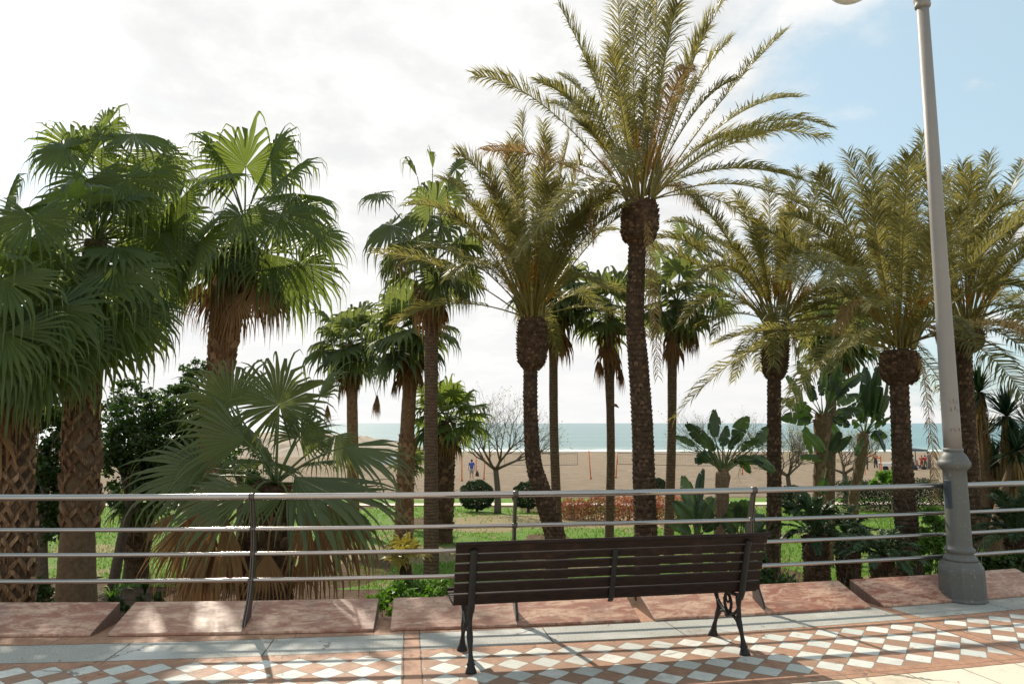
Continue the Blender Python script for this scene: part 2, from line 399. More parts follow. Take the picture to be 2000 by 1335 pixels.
# ---------------------------------------------------------------- coping wall
def m_coping():
    m, t = newmat('pink_marble')
    u, v, _ = t.sep(t.coord('UV')); p = t.coord(); x, y, z = t.sep(p)
    n = t.noise(t.comb(t.m('MULTIPLY', u, 3.0), t.m('MULTIPLY', v, 4.6), t.m('FLOOR', t.m('MULTIPLY', u, 2.0))), 2.2, 10, .74, .9)
    n2 = t.noise(t.comb(t.m('MULTIPLY', u, 2.1), t.m('MULTIPLY', v, 2.2), 3.0), 13, 8, .75, .6); nf = t.noise(p, 60, 3)
    c = t.mix(t.ss(n, .42, .58), (.27, .085, .052), (.57, .36, .25))
    c = t.mix(t.m('MULTIPLY', t.ss(n2, .50, .62), .75), c, (.20, .065, .045))
    c = t.mix(t.m('MULTIPLY', t.ss(t.noise(p, 2.2, 8, .75), .52, .66), .7), c, (.19, .12, .095))
    wn = t.n.new('ShaderNodeTexWhiteNoise'); wn.noise_dimensions = '1D'; t.put(wn.inputs['W'], t.m('FLOOR', t.m('MULTIPLY', u, 2.0)))
    c = t.mix(t.m('MULTIPLY', wn.outputs[0], .32), c, (.54, .36, .25))
    fr = t.m('FRACT', t.m('MULTIPLY', u, 2.0)); e = t.m('MINIMUM', fr, t.m('SUBTRACT', 1.0, fr))
    c = t.mix(t.m('MULTIPLY', t.ss(e, .007, .002), .8), c, (.14, .09, .07))
    pit = t.ss(t.noise(t.vm('ADD', p, (4, 4, 4)), 48, 5, .75), .60, .68); c = t.mix(t.m('MULTIPLY', pit, .6), c, (.15, .07, .05))
    h = t.m('SUBTRACT', t.m('ADD', t.m('MULTIPLY', nf, .2), n2), pit)
    t.out(t.bsdf(c, t.m('ADD', .30, t.m('MULTIPLY', n2, .35)), normal=t.bump(h, .25, .006), spec=.45)); return m
M_COPE = m_coping(); M_WALL = stone('retaining_render', (.42, .36, .30), (.54, .48, .40), (.34, .29, .24), 3, .9)
POSTX = []
def step_x(x, d):
    n = rail_n(x); T = V((n.y, -n.x, 0)); return x+T.x*d
_x = -2.10
POSTX = [_x]
for k in range(5): POSTX.append(step_x(POSTX[-1]+.0, 2.13))
_q = _x
for k in range(4): _q = step_x(_q, -2.13); POSTX.insert(0, _q)
WALL = thing('parapet_wall', (0, 6.1, 0), 'low sloping wall of pink marble slabs with gaps along the promenade edge', 'wall')
def build_coping():
    mids = [(a+b)/2 for a, b in zip(POSTX, POSTX[1:])]
    for k in range(len(mids)-1):
        xa, xb = mids[k]+.062, mids[k+1]-.062
        mb = MB(); N = 12; uv = []
        prof = [(-.175, .004), (-.175, .022), (.245, .158), (.245, .132), (.245, -.10)]
        rows = []
        for i in range(N+1):
            xx = lerp(xa, xb, i/N); r = []
            for o_, z_ in prof: r.append(mb.vert(rail_p(xx, o_, z_))); uv.append((k+i/N, o_))
            rows.append(r)
        for i in range(N):
            for j in range(len(prof)-1): mb.face((rows[i][j], rows[i+1][j], rows[i+1][j+1], rows[i][j+1]))
        for r, rev in ((rows[0], False), (rows[-1], True)):
            # end cheek, wedge shaped, closed down to the ground
            a = [r[0], r[1], r[2], r[4]]; mb.face(list(reversed(a)) if rev else a)
        o = mb.build('coping_block', M_COPE, WALL)
        ul = o.data.uv_layers.new(name='UVMap')
        for lp in o.data.loops: ul.data[lp.index].uv = uv[lp.vertex_index]
        bv = o.modifiers.new('bevel', 'BEVEL'); bv.width = .004; bv.segments = 2; bv.limit_method = 'ANGLE'; bv.angle_limit = R(35)
    mb = MB(); xs = [-38+i for i in range(77)]
    for a, b in zip(xs, xs[1:]):
        for o0, z0, o1, z1 in ((.262, .0-.004, .262, -1.9),):
            mb.quad(rail_p(a, o0, z0), rail_p(a, o1, z1), rail_p(b, o1, z1), rail_p(b, o0, z0))
    mb.build('retaining_face', M_WALL, WALL)
build_coping()

# ---------------------------------------------------------------- railing
def build_railing():
    T = thing('metal_railing', (0, 6.13, 0), 'brushed steel railing of four round rails on dark curved blade posts', 'railing')
    def off(z): # how far the post bows out to the sea at height z
        tb = [(.0, -.06), (.12, -.035), (.25, .03), (.4, .062), (.57, .07), (.77, .045), (.9, .01), (1.03, -.03), (1.05, -.035)]
        for (a, fa), (b, fb) in zip(tb, tb[1:]):
            if z <= b: return lerp(fa, fb, (z-a)/(b-a))
        return tb[-1][1]
    for z, r, nm in ((1.03, .0265, 'top_rail'), (.768, .0175, 'rail'), (.568, .0175, 'rail'), (.366, .0175, 'rail')):
        mb = MB(); pts = []; x = -30.0
        while x <= 30: pts.append(rail_p(x, off(z)-(.02 if nm == 'rail' else 0), z)); x += .35 if abs(x) < 9 else 2
        mb.tube(pts, r, 20 if nm == 'top_rail' else 14); mb.build(nm, M_STEEL, T, True)
    for x in POSTX:
        mb = MB(); n = rail_n(x); t = V((n.y, -n.x, 0)); zs = [.045, .09, .15, .22, .3, .4, .5, .6, .7, .8, .9, .98, 1.03, 1.055]
        foot = .105
        for sgn in (-1, 1):
            rings = []
            for z in zs:
                o_ = off(z); wd = lerp(.062, .024, (z/1.05))
                if z < .16: wd += (.16-z)*.25
                c = rail_p(x, o_, z)+t*sgn*.008; hw = .0045
                rings.append([mb.vert(c+n*wd+t*hw), mb.vert(c+n*wd-t*hw), mb.vert(c-n*wd-t*hw), mb.vert(c-n*wd+t*hw)])
            for a, b in zip(rings, rings[1:]):
                for j in range(4): mb.face((a[j], a[(j+1) % 4], b[(j+1) % 4], b[j]))
            mb.face(rings[-1]); mb.face(list(reversed(rings[0])))
        p = mb.build('post', M_POST, T)
        mb = MB()
        for z in (.366, .568, .768, 1.03):
            mb = MB(); rr = .031 if z > 1 else .0215; oo = 0 if z > 1 else -.02
            c = rail_p(x, off(z)+oo, z); mb.tube([c-t*.022, c+t*.022], rr, 14)
            sub(p, 'rail_clamp', M_POST, mb, True)
build_railing()

# ---------------------------------------------------------------- bench
M_SLAT = plain('dark_bench_wood', (.013, .0065, .005), .6, 0, .45, 5, .3, .14)
M_IRON = plain('black_cast_iron', (.016, .015, .014), .55, .0, .3, 16, .35, .3)
def m_slat():
    m, t = newmat('dark_bench_wood'); p = t.coord(); x, y, z = t.sep(p)
    g = t.noise(t.comb(t.m('MULTIPLY', x, 2.2), t.m('MULTIPLY', y, 26), t.m('MULTIPLY', z, 60)), 2.2, 7, .7, .3); w_ = t.noise(p, 3.5, 6, .7)
    c = t.mix(t.ss(g, .35, .65), (.008, .0045, .004), (.026, .012, .008)); c = t.mix(t.m('MULTIPLY', t.ss(w_, .55, .72), .5), c, (.060, .032, .02))
    t.out(t.bsdf(c, t.m('ADD', .45, t.m('MULTIPLY', g, .25)), normal=t.bump(g, .35, .003), spec=.2)); return m
M_SLAT = m_slat()
def build_bench():
    O = V((-.27, 4.91, 0)); A = V((1.91, .37, 0)).normalized(); N = V((-A.y, A.x, 0)); L = 1.945
    T = thing('park_bench', O+A*L/2, 'dark wooden slatted park bench on ornate cast iron legs, seen from behind', 'bench')
    def P(a, n, z): return O+A*a+N*n+V((0, 0, z))
    def slat(name, pts, th, a0=-.115, a1=2.085):
        # pts: cross-section centre (n,z), direction of width, width
        (n0, z0), (dn, dz), wd = pts; k = 14; mb = MB(); l = math.hypot(dn, dz); dn /= l; dz /= l; q = (-dz, dn)
        sec = []
        for i in range(k):
            ang = 2*PI*i/k; cx_ = math.cos(ang); cy_ = math.sin(ang)
            ex = math.copysign(abs(cx_)**.45, cx_)*wd/2; ey = math.copysign(abs(cy_)**.45, cy_)*th/2
            sec.append((n0+dn*ex+q[0]*ey, z0+dz*ex+q[1]*ey))
        r0 = [mb.vert(P(a0, *s)) for s in sec]; r1 = [mb.vert(P(a1, *s)) for s in sec]
        for i in range(k): mb.face((r0[i], r0[(i+1) % k], r1[(i+1) % k], r1[i]))
        mb.face(list(reversed(r0))); mb.face(r1)
        mb.build(name, M_SLAT, T)
    # backrest curve from seat to top
    bk = [(.020, .465, .068), (-.002, .541, .066), (-.024, .612, .060), (-.046, .679, .058), (-.068, .744, .056), (-.092, .806, .062)]
    for i, (n, z, wd) in enumerate(bk):
        a = bk[max(0, i-1)]; b = bk[min(len(bk)-1, i+1)]
        slat('backrest_slat', ((n, z), (b[0]-a[0], b[1]-a[1]), wd), .024, a1=2.09+(.0 if i < 5 else .01))
    slat('top_slat', ((-.112, .838), (1, -.28), .066), .026, -.12, 2.105)
    for i in range(7):
        n = .075+i*.062; z = .425-.010*math.sin(i/6*PI)+(.012 if i == 6 else 0)
        slat('seat_slat', ((n, z), (1, 0.0), .050), .024)
    def bar(mb, pts, w0, d0):
        """flat cast bar: pts (a,n,z), half widths"""
        mb.tube([P(*p) for p in pts], w0, 8, flat=d0, up=tuple(A))
    def smooth(ctrl, n=8):
        out = []; c = [V(p) for p in ctrl]; c = [c[0]*2-c[1]]+c+[c[-1]*2-c[-2]]
        for i in range(1, len(c)-2):
            for k in range(n):
                t = k/n; p0, p1, p2, p3 = c[i-1:i+3]
                out.append(.5*((2*p1)+(p2-p0)*t+(2*p0-5*p1+4*p2-p3)*t*t+(3*p1-p0-3*p2+p3)*t**3))
        out.append(c[-2]); return [tuple(q) for q in out]
    for a in (0.0, L):
        # back support (flat strap behind the slats)
        mb = MB(); bar(mb, smooth([(a, .035, .37), (a, .0, .42), (a, -.012, .47), (a, -.042, .56), (a, -.075, .66), (a, -.104, .745), (a, -.128, .80)]), .026, .62)
        mb.build('back_support', M_IRON, T, True)
        # rear leg, swelling and flared foot
        c = smooth([(a, .05, .385), (a, .055, .33), (a, .05, .27), (a, .062, .22), (a, .035, .16), (a, .01, .09), (a, -.005, .03), (a, -.012, 0)], 5)
        k = len(c); rr = []
        for i, q in enumerate(c):
            z = q[2]; r = .018+.004*math.sin(z*38)+(.022*max(0, 1-z/.045))+(.008 if .045 < z < .06 else 0); rr.append(max(r, .014))
        mb = MB(); mb.tube([P(*q) for q in c], rr, 10, up=tuple(A)); mb.build('leg', M_IRON, T, True)
        c = smooth([(a, .42, .385), (a, .40, .33), (a, .37, .27), (a, .36, .22), (a, .40, .16), (a, .44, .09), (a, .462, .03), (a, .47, 0)], 5)
        rr = [max(.018+.004*math.sin(q[2]*38)+(.022*max(0, 1-q[2]/.045)), .014) for q in c]
        mb = MB(); mb.tube([P(*q) for q in c], rr, 10, up=tuple(A)); mb.build('leg', M_IRON, T, True)
        # seat bearer, crossing arcs, boss and scrolls between the legs
        mb = MB()
        bar(mb, smooth([(a, .0, .43), (a, .06, .392), (a, .22, .385), (a, .38, .392), (a, .48, .40), (a, .50, .375)]), .017, .8)
        bar(mb, smooth([(a, .055, .30), (a, .11, .255), (a, .16, .235), (a, .215, .225), (a, .27, .235), (a, .32, .255), (a, .37, .29)]), .013, .9)
        bar(mb, smooth([(a, .035, .17), (a, .10, .215), (a, .16, .232)]), .013, .9); bar(mb, smooth([(a, .40, .17), (a, .33, .215), (a, .27, .232)]), .013, .9)
        bar(mb, smooth([(a, .215, .225), (a, .175, .27), (a, .165, .32), (a, .195, .37)]), .012, .9); bar(mb, smooth([(a, .215, .225), (a, .255, .27), (a, .265, .32), (a, .235, .37)]), .012, .9)
        cc = [(a, .215+.028*math.cos(q*PI/6), .335+.028*math.sin(q*PI/6)) for q in range(13)]; bar(mb, cc, .008, 1)
        mb.tube([P(a-.02, .215, .228), P(a+.02, .215, .228)], .026, 12)
        mb.build('leg_tracery', M_IRON, T, True)
    mb = MB(); bar(mb, smooth([(L/2, .035, .40), (L/2, .0, .44), (L/2, -.013, .49), (L/2, -.042, .58), (L/2, -.072, .68), (L/2, -.10, .77)]), .020, .3)
    mb.build('centre_strap', M_IRON, T, True)
    for a in (0.0, L):
        for n, z, wd in bk:
            mb = MB(); mb.tube([P(a, n-.03, z-.004), P(a, n-.042, z-.008)], .008, 8); mb.build('bolt', M_IRON, T)
build_bench()

# ---------------------------------------------------------------- street lamp
def m_lamp():
    m, t = newmat('grey_lamp_paint'); p = t.coord(); x, y, z = t.sep(p); n = t.noise(p, 5, 6, .65); nf = t.noise(p, 45, 4)
    c = t.mix(n, (.085, .088, .080), (.12, .12, .108)); c = t.mix(t.m('MULTIPLY', t.ss(nf, .62, .72), .4), c, (.36, .34, .30))
    c = t.mix(t.m('MULTIPLY', t.ss(t.noise(t.comb(t.m('MULTIPLY', x, 8), t.m('MULTIPLY', y, 8), z), 3, 5, .7), .58, .75), .35), c, (.12, .105, .09))
    # the slender shaft is coloured paler from the collar up
    c = t.mix(t.ss(z, 1.36, 1.40), c, t.mix(n, (.22, .20, .18), (.27, .245, .22)))
    t.out(t.bsdf(c, t.m('ADD', .42, t.m('MULTIPLY', n, .2)), normal=t.bump(t.m('ADD', n, nf), .12, .01), spec=.4)); return m
M_LAMP = m_lamp()
def build_lamp():
    C_ = V((4.17, 6.85, 0))
    T = thing('street_lamp', C_, 'grey cast street lamp with tall tapering shaft and round white globe on an arm', 'street lamp')
    mb = MB(); mb.lathe(C_, [(.197, 0), (.197, .02), (.190, .03), (.188, .27), (.182, .30), (.165, .335), (.150, .36)], 12); b = mb.build('base', M_LAMP, T)
    bv = b.modifiers.new('bevel', 'BEVEL'); bv.width = .006; bv.segments = 2
    mb = MB(); mb.lathe(C_, [(.150, .362), (.138, .38), (.118, .405), (.108, .425), (.122, .432), (.128, .45), (.122, .468), (.106, .476), (.104, .50), (.100, 1.10), (.100, 1.18), (.112, 1.19), (.134, 1.215), (.141, 1.24), (.134, 1.265), (.128, 1.27), (.122, 1.29), (.105, 1.32), (.088, 1.345), (.078, 1.352), (.086, 1.362), (.086, 1.378), (.078, 1.388)], 32)
    mb.build('lower_shaft', M_LAMP, T, True)
    mb = MB(); mb.lathe(C_, [(.077, 1.388), (.077, 1.6), (.066, 3.6), (.055, 5.80)], 32); mb.build('shaft', M_LAMP, T, True)
    mb = MB(); mb.lathe(C_, [(.056, 5.80), (.072, 5.81), (.076, 5.835), (.066, 5.85), (.080, 5.88), (.080, 5.92), (.06, 5.95), (.05, 6.0), (.045, 6.25), (.06, 6.30), (.03, 6.36), (.01, 6.42)], 24); mb.build('capital', M_LAMP, T, True)
    gm = plain('opal_globe', (.82, .80, .74), .25, 0, .03, 3, 0)
    for sx in (-1,):
        g = C_+V((-.71, 0, 0))
        mb = MB(); mb.tube([C_+V((0, 0, 6.1)), C_+(g-C_)*.4+V((0, 0, 6.16)), C_+(g-C_)*.8+V((0, 0, 6.42)), g+V((0, 0, 6.38)), g+V((0, 0, 6.33))], .02, 10); mb.build('arm', M_LAMP, T, True)
        mb = MB(); r = .26; zc = 6.14
        mb.lathe(g, [(max(.004, r*math.sin(PI*k/16)), zc-r*math.cos(PI*k/16)) for k in range(17)], 28); mb.build('globe', gm, T, True)
        mb = MB(); mb.lathe(g, [(.11, zc+.235), (.11, zc+.262), (.03, zc+.29)], 20); mb.build('globe_cap', M_LAMP, T, True)
    # access door on the side towards the bench, with its dark label
    mb = MB(); blue = plain('dark_blue_plate', (.03, .04, .055), .4)
    a0 = math.atan2(-.30, -1.0)
    for (h0, h1, rr, da) in ((.83, 1.09, .1035, .40),):
        n = 8; rows = []
        for i in range(n+1):
            a = a0-da+2*da*i/n
            rows.append([mb.vert(C_+V((r_*math.cos(a), r_*math.sin(a), z))) for r_, z in ((.099, h0), (rr, h0+.004), (rr, h1-.004), (.099, h1))])
        for p, q in zip(rows, rows[1:]):
            for j in range(3): mb.face((p[j], q[j], q[j+1], p[j+1]))
    mb.build('access_door', blue, T)
    # scratched scribbles on the shaft
    rnd = random.Random(4); ink = plain('scribble_ink', (.14, .09, .08), .6)
    def on(a, z): 
        r_ = lerp(.077, .066, (z-1.6)/2.0)+.0012; return C_+V((r_*math.cos(a), r_*math.sin(a), z))
    for z0, n, hh in ((1.56, 3, .020), (1.76, 3, .035), (1.83, 3, .035)):
        for q in range(n):
            a1 = -PI/2-.55+q*.42; pts = [on(a1+rnd.uniform(-.16, .2), z0+rnd.uniform(-hh, hh)) for _ in range(4)]
            mb = MB(); mb.tube(pts, .0022, 4); mb.build('scribble', ink, T)
build_lamp()

# ---------------------------------------------------------------- terrain
def sheet(name, xs, ys, zf, mat, dz=0.0, mask=None, kind='structure', smooth=True):
    mb = MB(); idx = {}
    for i, x in enumerate(xs):
        for j, y in enumerate(ys): idx[i, j] = mb.vert((x, y, zf(x, y)+dz))
    for i in range(len(xs)-1):
        for j in range(len(ys)-1):
            if mask and not mask((xs[i]+xs[i+1])/2, (ys[j]+ys[j+1])/2): continue
            mb.face((idx[i, j], idx[i+1, j], idx[i+1, j+1], idx[i, j+1]))
    return tag(mb.build(name, mat, smooth=smooth), kind=kind)
def steps(a, b, d):
    n = max(1, int(round((b-a)/d))); return [lerp(a, b, i/n) for i in range(n+1)]
def path_y(x): return 41.5+.0006*x*x-.10*x*0+.6*math.sin(x*.05)

def m_ground():
    m, t = newmat('ground_soil_and_sand'); p = t.coord(); x, y, z = t.sep(p)
    n = t.noise(p, .35, 6, .6); nf = t.noise(p, 5, 6, .7); ng = t.noise(p, 26, 4, .7)
    soil = t.mix(t.ss(nf, .3, .7), (.10, .060, .038), (.22, .145, .095)); soil = t.mix(t.ss(ng, .58, .72), soil, (.34, .26, .19))
    # sand: ridges trodden and raked
    st = t.comb(t.m('MULTIPLY', x, .30), y, 0.0)
    ns = t.noise(st, 2.2, 8, .8); ns2 = t.noise(st, .16, 4, .5)
    sand = t.mix(t.ss(ns, .40, .60), (.18, .138, .098), (.38, .295, .212)); sand = t.mix(t.ss(ns2, .4, .7), sand, (.28, .21, .145))
    wet = t.ss(y, 122, 134); sand = t.mix(t.m('MULTIPLY', wet, .5), sand, (.22, .175, .13))
    f = t.ss(t.m('ADD', y, t.m('MULTIPLY', nf, 1.5)), 47.0, 48.5)
    c = t.mix(f, soil, sand)
    hgt = t.m('ADD', t.m('MULTIPLY', ns, 1.0), t.m('MULTIPLY', ng, .15))
    t.out(t.bsdf(c, .95, normal=t.bump(hgt, 1.0, .25), spec=.1)); return m
M_GROUND = m_ground()
ys = steps(5.6, 50, 1.2)+steps(52, 150, 3)+[200, 400, 1500, 6000, 30000]
xs = [-30000, -4000, -700, -250]+steps(-120, 120, 2.5)+[250, 700, 4000, 30000]
sheet('ground', xs, ys, lambda x, y: gz(x, y)-.012, M_GROUND)
# what lies under and behind the promenade
sheet('ground', [-30000, -500, -38, 38, 500, 30000], [-30000, -500, -9.9], lambda x, y: -.05, M_GROUND)

def m_lawn():
    m, t = newmat('lawn'); p = t.coord(); n = t.noise(p, .32, 5, .6); nm = t.noise(p, 2.6, 6, .7); nf = t.noise(p, 30, 5, .75)
    c = t.mix(t.ss(nf, .3, .7), (.060, .145, .014), (.15, .27, .035)); c = t.mix(t.m('MULTIPLY', t.ss(nm, .45, .7), .7), c, (.20, .24, .06))
    x, y, z = t.sep(p)
    def blob(cx, cy, rx, ry):
        a = t.m('DIVIDE', t.m('SUBTRACT', x, cx), rx); b = t.m('DIVIDE', t.m('SUBTRACT', y, cy), ry)
        return t.ss(t.m('ADD', t.m('ADD', t.m('MULTIPLY', a, a), t.m('MULTIPLY', b, b)), t.m('MULTIPLY', t.m('SUBTRACT', nm, .5), 1.4)), 1.25, .75)
    worn = t.m('MAXIMUM', t.m('MAXIMUM', blob(3.0, 31.0, 7.5, 3.2), blob(-3.2, 20.5, 3.4, 1.7)), t.m('MAXIMUM', blob(1.2, 18.2, 1.6, 1.0), blob(-1.2, 27.5, 1.5, 1.2)))
    bare = t.ss(t.m('ADD', t.m('MULTIPLY', n, .8), t.m('MULTIPLY', nm, .22)), .54, .62)
    bare = t.m('MAXIMUM', bare, worn)
    c = t.mix(t.m('MULTIPLY', bare, .85), c, t.mix(nf, (.22, .155, .08), (.36, .27, .16)))
    t.out(t.bsdf(c, .85, normal=t.bump(nf, .9, .05), spec=.12)); return m
M_LAWN = m_lawn()
def lawn_mask(x, y):
    wob = .5*math.sin(x*1.1)+.3*math.sin(x*2.7+1)
    if y < 15.2+wob-.06*x and x < 3: return False
    if y < 12.6+wob*.6 and x >= 3: return False
    return y < path_y(x)-1.6 or (path_y(x)+1.2 < y < path_y(x)+4.2+wob*.4)
sheet('lawn', steps(-45, 60, .6), steps(11, 48, .6), gz, M_LAWN, .0, lawn_mask)
M_PATH = stone('pale_path', (.60, .50, .38), (.72, .62, .49), (.50, .42, .33), 1.2, .9)
mb = MB(); q = None
for x in steps(-70, 80, 1.5):
    a = mb.vert((x, path_y(x)-.9, gz(x, path_y(x)-.9)+.03)); b = mb.vert((x, path_y(x)+.9, gz(x, path_y(x)+.9)+.03))
    if q: mb.face((q[0], a, b, q[1]))
    q = (a, b)
tag(mb.build('footpath', M_PATH), kind='structure')

# grass blades on the near lawn
def build_grass():
    mb = MB(); r = random.Random(11)
    def bare(x, y):
        for cx, cy, rx, ry in ((3, 31, 7.5, 3.2), (-3.2, 20.5, 3.4, 1.7), (1.2, 18.2, 1.6, 1.0), (-1.2, 27.5, 1.5, 1.2)):
            if ((x-cx)/rx)**2+((y-cy)/ry)**2 < 1: return True
        return math.sin(x*.8+2)*math.sin(y*.55+.6)+.4*math.sin(x*2.1+y) > .75
    for k in range(52000):
        y = 12.5+(27)*(r.random()**1.5); x = r.uniform(-.74, .76)*y
        if not lawn_mask(x, y): continue
        if bare(x, y) and r.random() < .8: continue
        mb.tint = r.random(); z = gz(x, y)-.01; hh = r.uniform(.03, .075)*(1+.02*y); a = r.uniform(0, PI); w_ = .006+.0007*y
        dx, dy = math.cos(a)*w_, math.sin(a)*w_; lx, ly = r.uniform(-.03, .03), r.uniform(-.03, .03)
        i = [mb.vert((x-dx, y-dy, z)), mb.vert((x+dx, y+dy, z)), mb.vert((x+lx, y+ly, z+hh))]; mb.face(i)
    tag(mb.build('grass', M_GRASSB), 'short bright green grass blades over the garden lawn', 'grass', kind='stuff')
build_grass()

# ---------------------------------------------------------------- sea
def m_sea():
    m, t = newmat('sea_water'); p = t.coord(); x, y, z = t.sep(p)
    st = t.comb(t.m('MULTIPLY', x, .16), y, 0.0)
    w1 = t.noise(st, .16, 5, .65, .3); w2 = t.noise(st, .9, 5, .65, .2); w3 = t.noise(t.comb(t.m('MULTIPLY', x, .05), t.m('MULTIPLY', y, .35), 2.0), .06, 4, .5)
    far = t.ss(y, 150, 1500)
    c = t.mix(far, (.095, .20, .205), (.105, .205, .225)); c = t.mix(t.m('MULTIPLY', t.ss(w3, .42, .62), .5), c, (.15, .27, .28))
    c = t.mix(t.ss(y, 175, 140), c, (.20, .30, .27))
    # breakers: foam bands near the shore
    yy = t.m('ADD', y, t.m('ADD', t.m('MULTIPLY', t.noise(t.comb(t.m('MULTIPLY', x, .03), 0.0, 0.0), 1.0, 3), 9), t.m('MULTIPLY', w2, 2.5)))
    def band(c0, wd): return t.m('MULTIPLY', t.ss(t.m('ABSOLUTE', t.m('SUBTRACT', yy, c0)), wd, wd*.3), t.ss(w2, .30, .5))
    foam = t.m('MAXIMUM', band(144, 4.0), t.m('MULTIPLY', band(152.5, 1.6), t.ss(t.noise(p, .045, 3), .45, .55)))
    foam = t.m('MAXIMUM', foam, t.m('MULTIPLY', t.ss(w2, .66, .72), t.m('MULTIPLY', t.ss(w3, .5, .6), .25)))
    c = t.mix(foam, c, (.85, .87, .86))
    h = t.m('ADD', t.m('MULTIPLY', w1, 2.5), t.m('MULTIPLY', w2, .6))
    rough = t.m('ADD', .30, t.m('MULTIPLY', foam, .5))
    t.out(t.bsdf(c, rough, normal=t.bump(h, .8, .45), spec=.35)); return m
M_SEA = m_sea()
sheet('sea', [-60000, -8000, -1500, -400, 0, 400, 1500, 8000, 60000], [126, 140, 160, 220, 400, 1200, 5000, 20000, 60000], lambda x, y: -3.56, M_SEA)

# ---------------------------------------------------------------- plant kit
UP = V((0, 0, 1)); CAMP = V((0, 0, H))
def bez(a, b, c, n):
    return [a*(1-t)**2+b*2*t*(1-t)+c*t*t for t in [i/n for i in range(n+1)]]
def date_frond(mb, hub, tip, bulge, r, leaf=.40, per=110, tint=.5, stiff=.0, ctrl=None, wleaf=.0195, start=.16, brown=False, vee=.45, rad=.018):
    """feather frond from hub to tip; materials 0 leaflets 1 rachis 2 dead"""
    L = (tip-hub).length; c = (hub+tip)*.5+UP*L*(bulge*1.35+.03)+(tip-hub)*.06+V((r.uniform(-.05, .05), r.uniform(-.05, .05), 0))*L
    if ctrl is not None: c = ctrl
    N = 14; pts = bez(hub, c, tip, N)
    mb.tint = tint; mb.tube(pts, [rad*(1-.86*(i/N)**.8) for i in range(N+1)], 4, 2 if brown else 1)
    total = per
    dirh = (tip-hub); side0 = dirh.cross(UP)
    if side0.length < .12*L: side0 = dirh.cross(V((r.uniform(-.6, .6), -1, 0)))
    side0.normalize()
    tw = r.uniform(-.5, .5)
    m_ = 2 if brown else 0
    for i in range(total):
        u = start+(1-start)*((i+.5)/total); k = u*N; j = min(N-1, int(k)); f = k-j
        p = pts[j].lerp(pts[j+1], f); T = (pts[j+1]-pts[j]).normalized()
        S = side0-T*side0.dot(T); S.normalize(); Nn = S.cross(T)
        if Nn.z < 0 and abs(T.z) < .9: Nn = -Nn
        # twist along the rachis
        ca, sa = math.cos(tw*u), math.sin(tw*u); S, Nn = S*ca+Nn*sa, Nn*ca-S*sa
        prof = min(1, .35+1.5*(u-start))*min(1, 1.15-.62*max(0, (u-.55)/.45)**1.5)
        for s in (-1, 1):
            if r.random() < .05: continue
            al = R(lerp(66, 34, u)+r.uniform(-9, 9)); be = vee+r.uniform(-.38, .38)
            ll = leaf*prof*r.uniform(.82, 1.12)
            d = T*math.cos(al)+(S*s*math.cos(be)+Nn*math.sin(be))*math.sin(al); d.normalize()
            wv = (T-d*T.dot(d))
            if wv.length < 1e-4: wv = S
            wv.normalize(); wv = (wv*.8+Nn*r.uniform(-.6, .6)).normalized()*wleaf*(.7+.5*prof)
            mid = p+d*ll*.5; end = p+(d-UP*(.30 if not brown else .6)*r.uniform(.3, 1.5)).normalized()*ll
            mb.tint = max(0, min(1, tint+r.uniform(-.22, .22)))
            a = mb.vert(p-wv*.35); b = mb.vert(p+wv*.35); c2 = mb.vert(mid+wv*.5); d2 = mb.vert(mid-wv*.5); e = mb.vert(end)
            mb.face((a, b, c2, d2), m_); mb.face((d2, c2, e), m_)
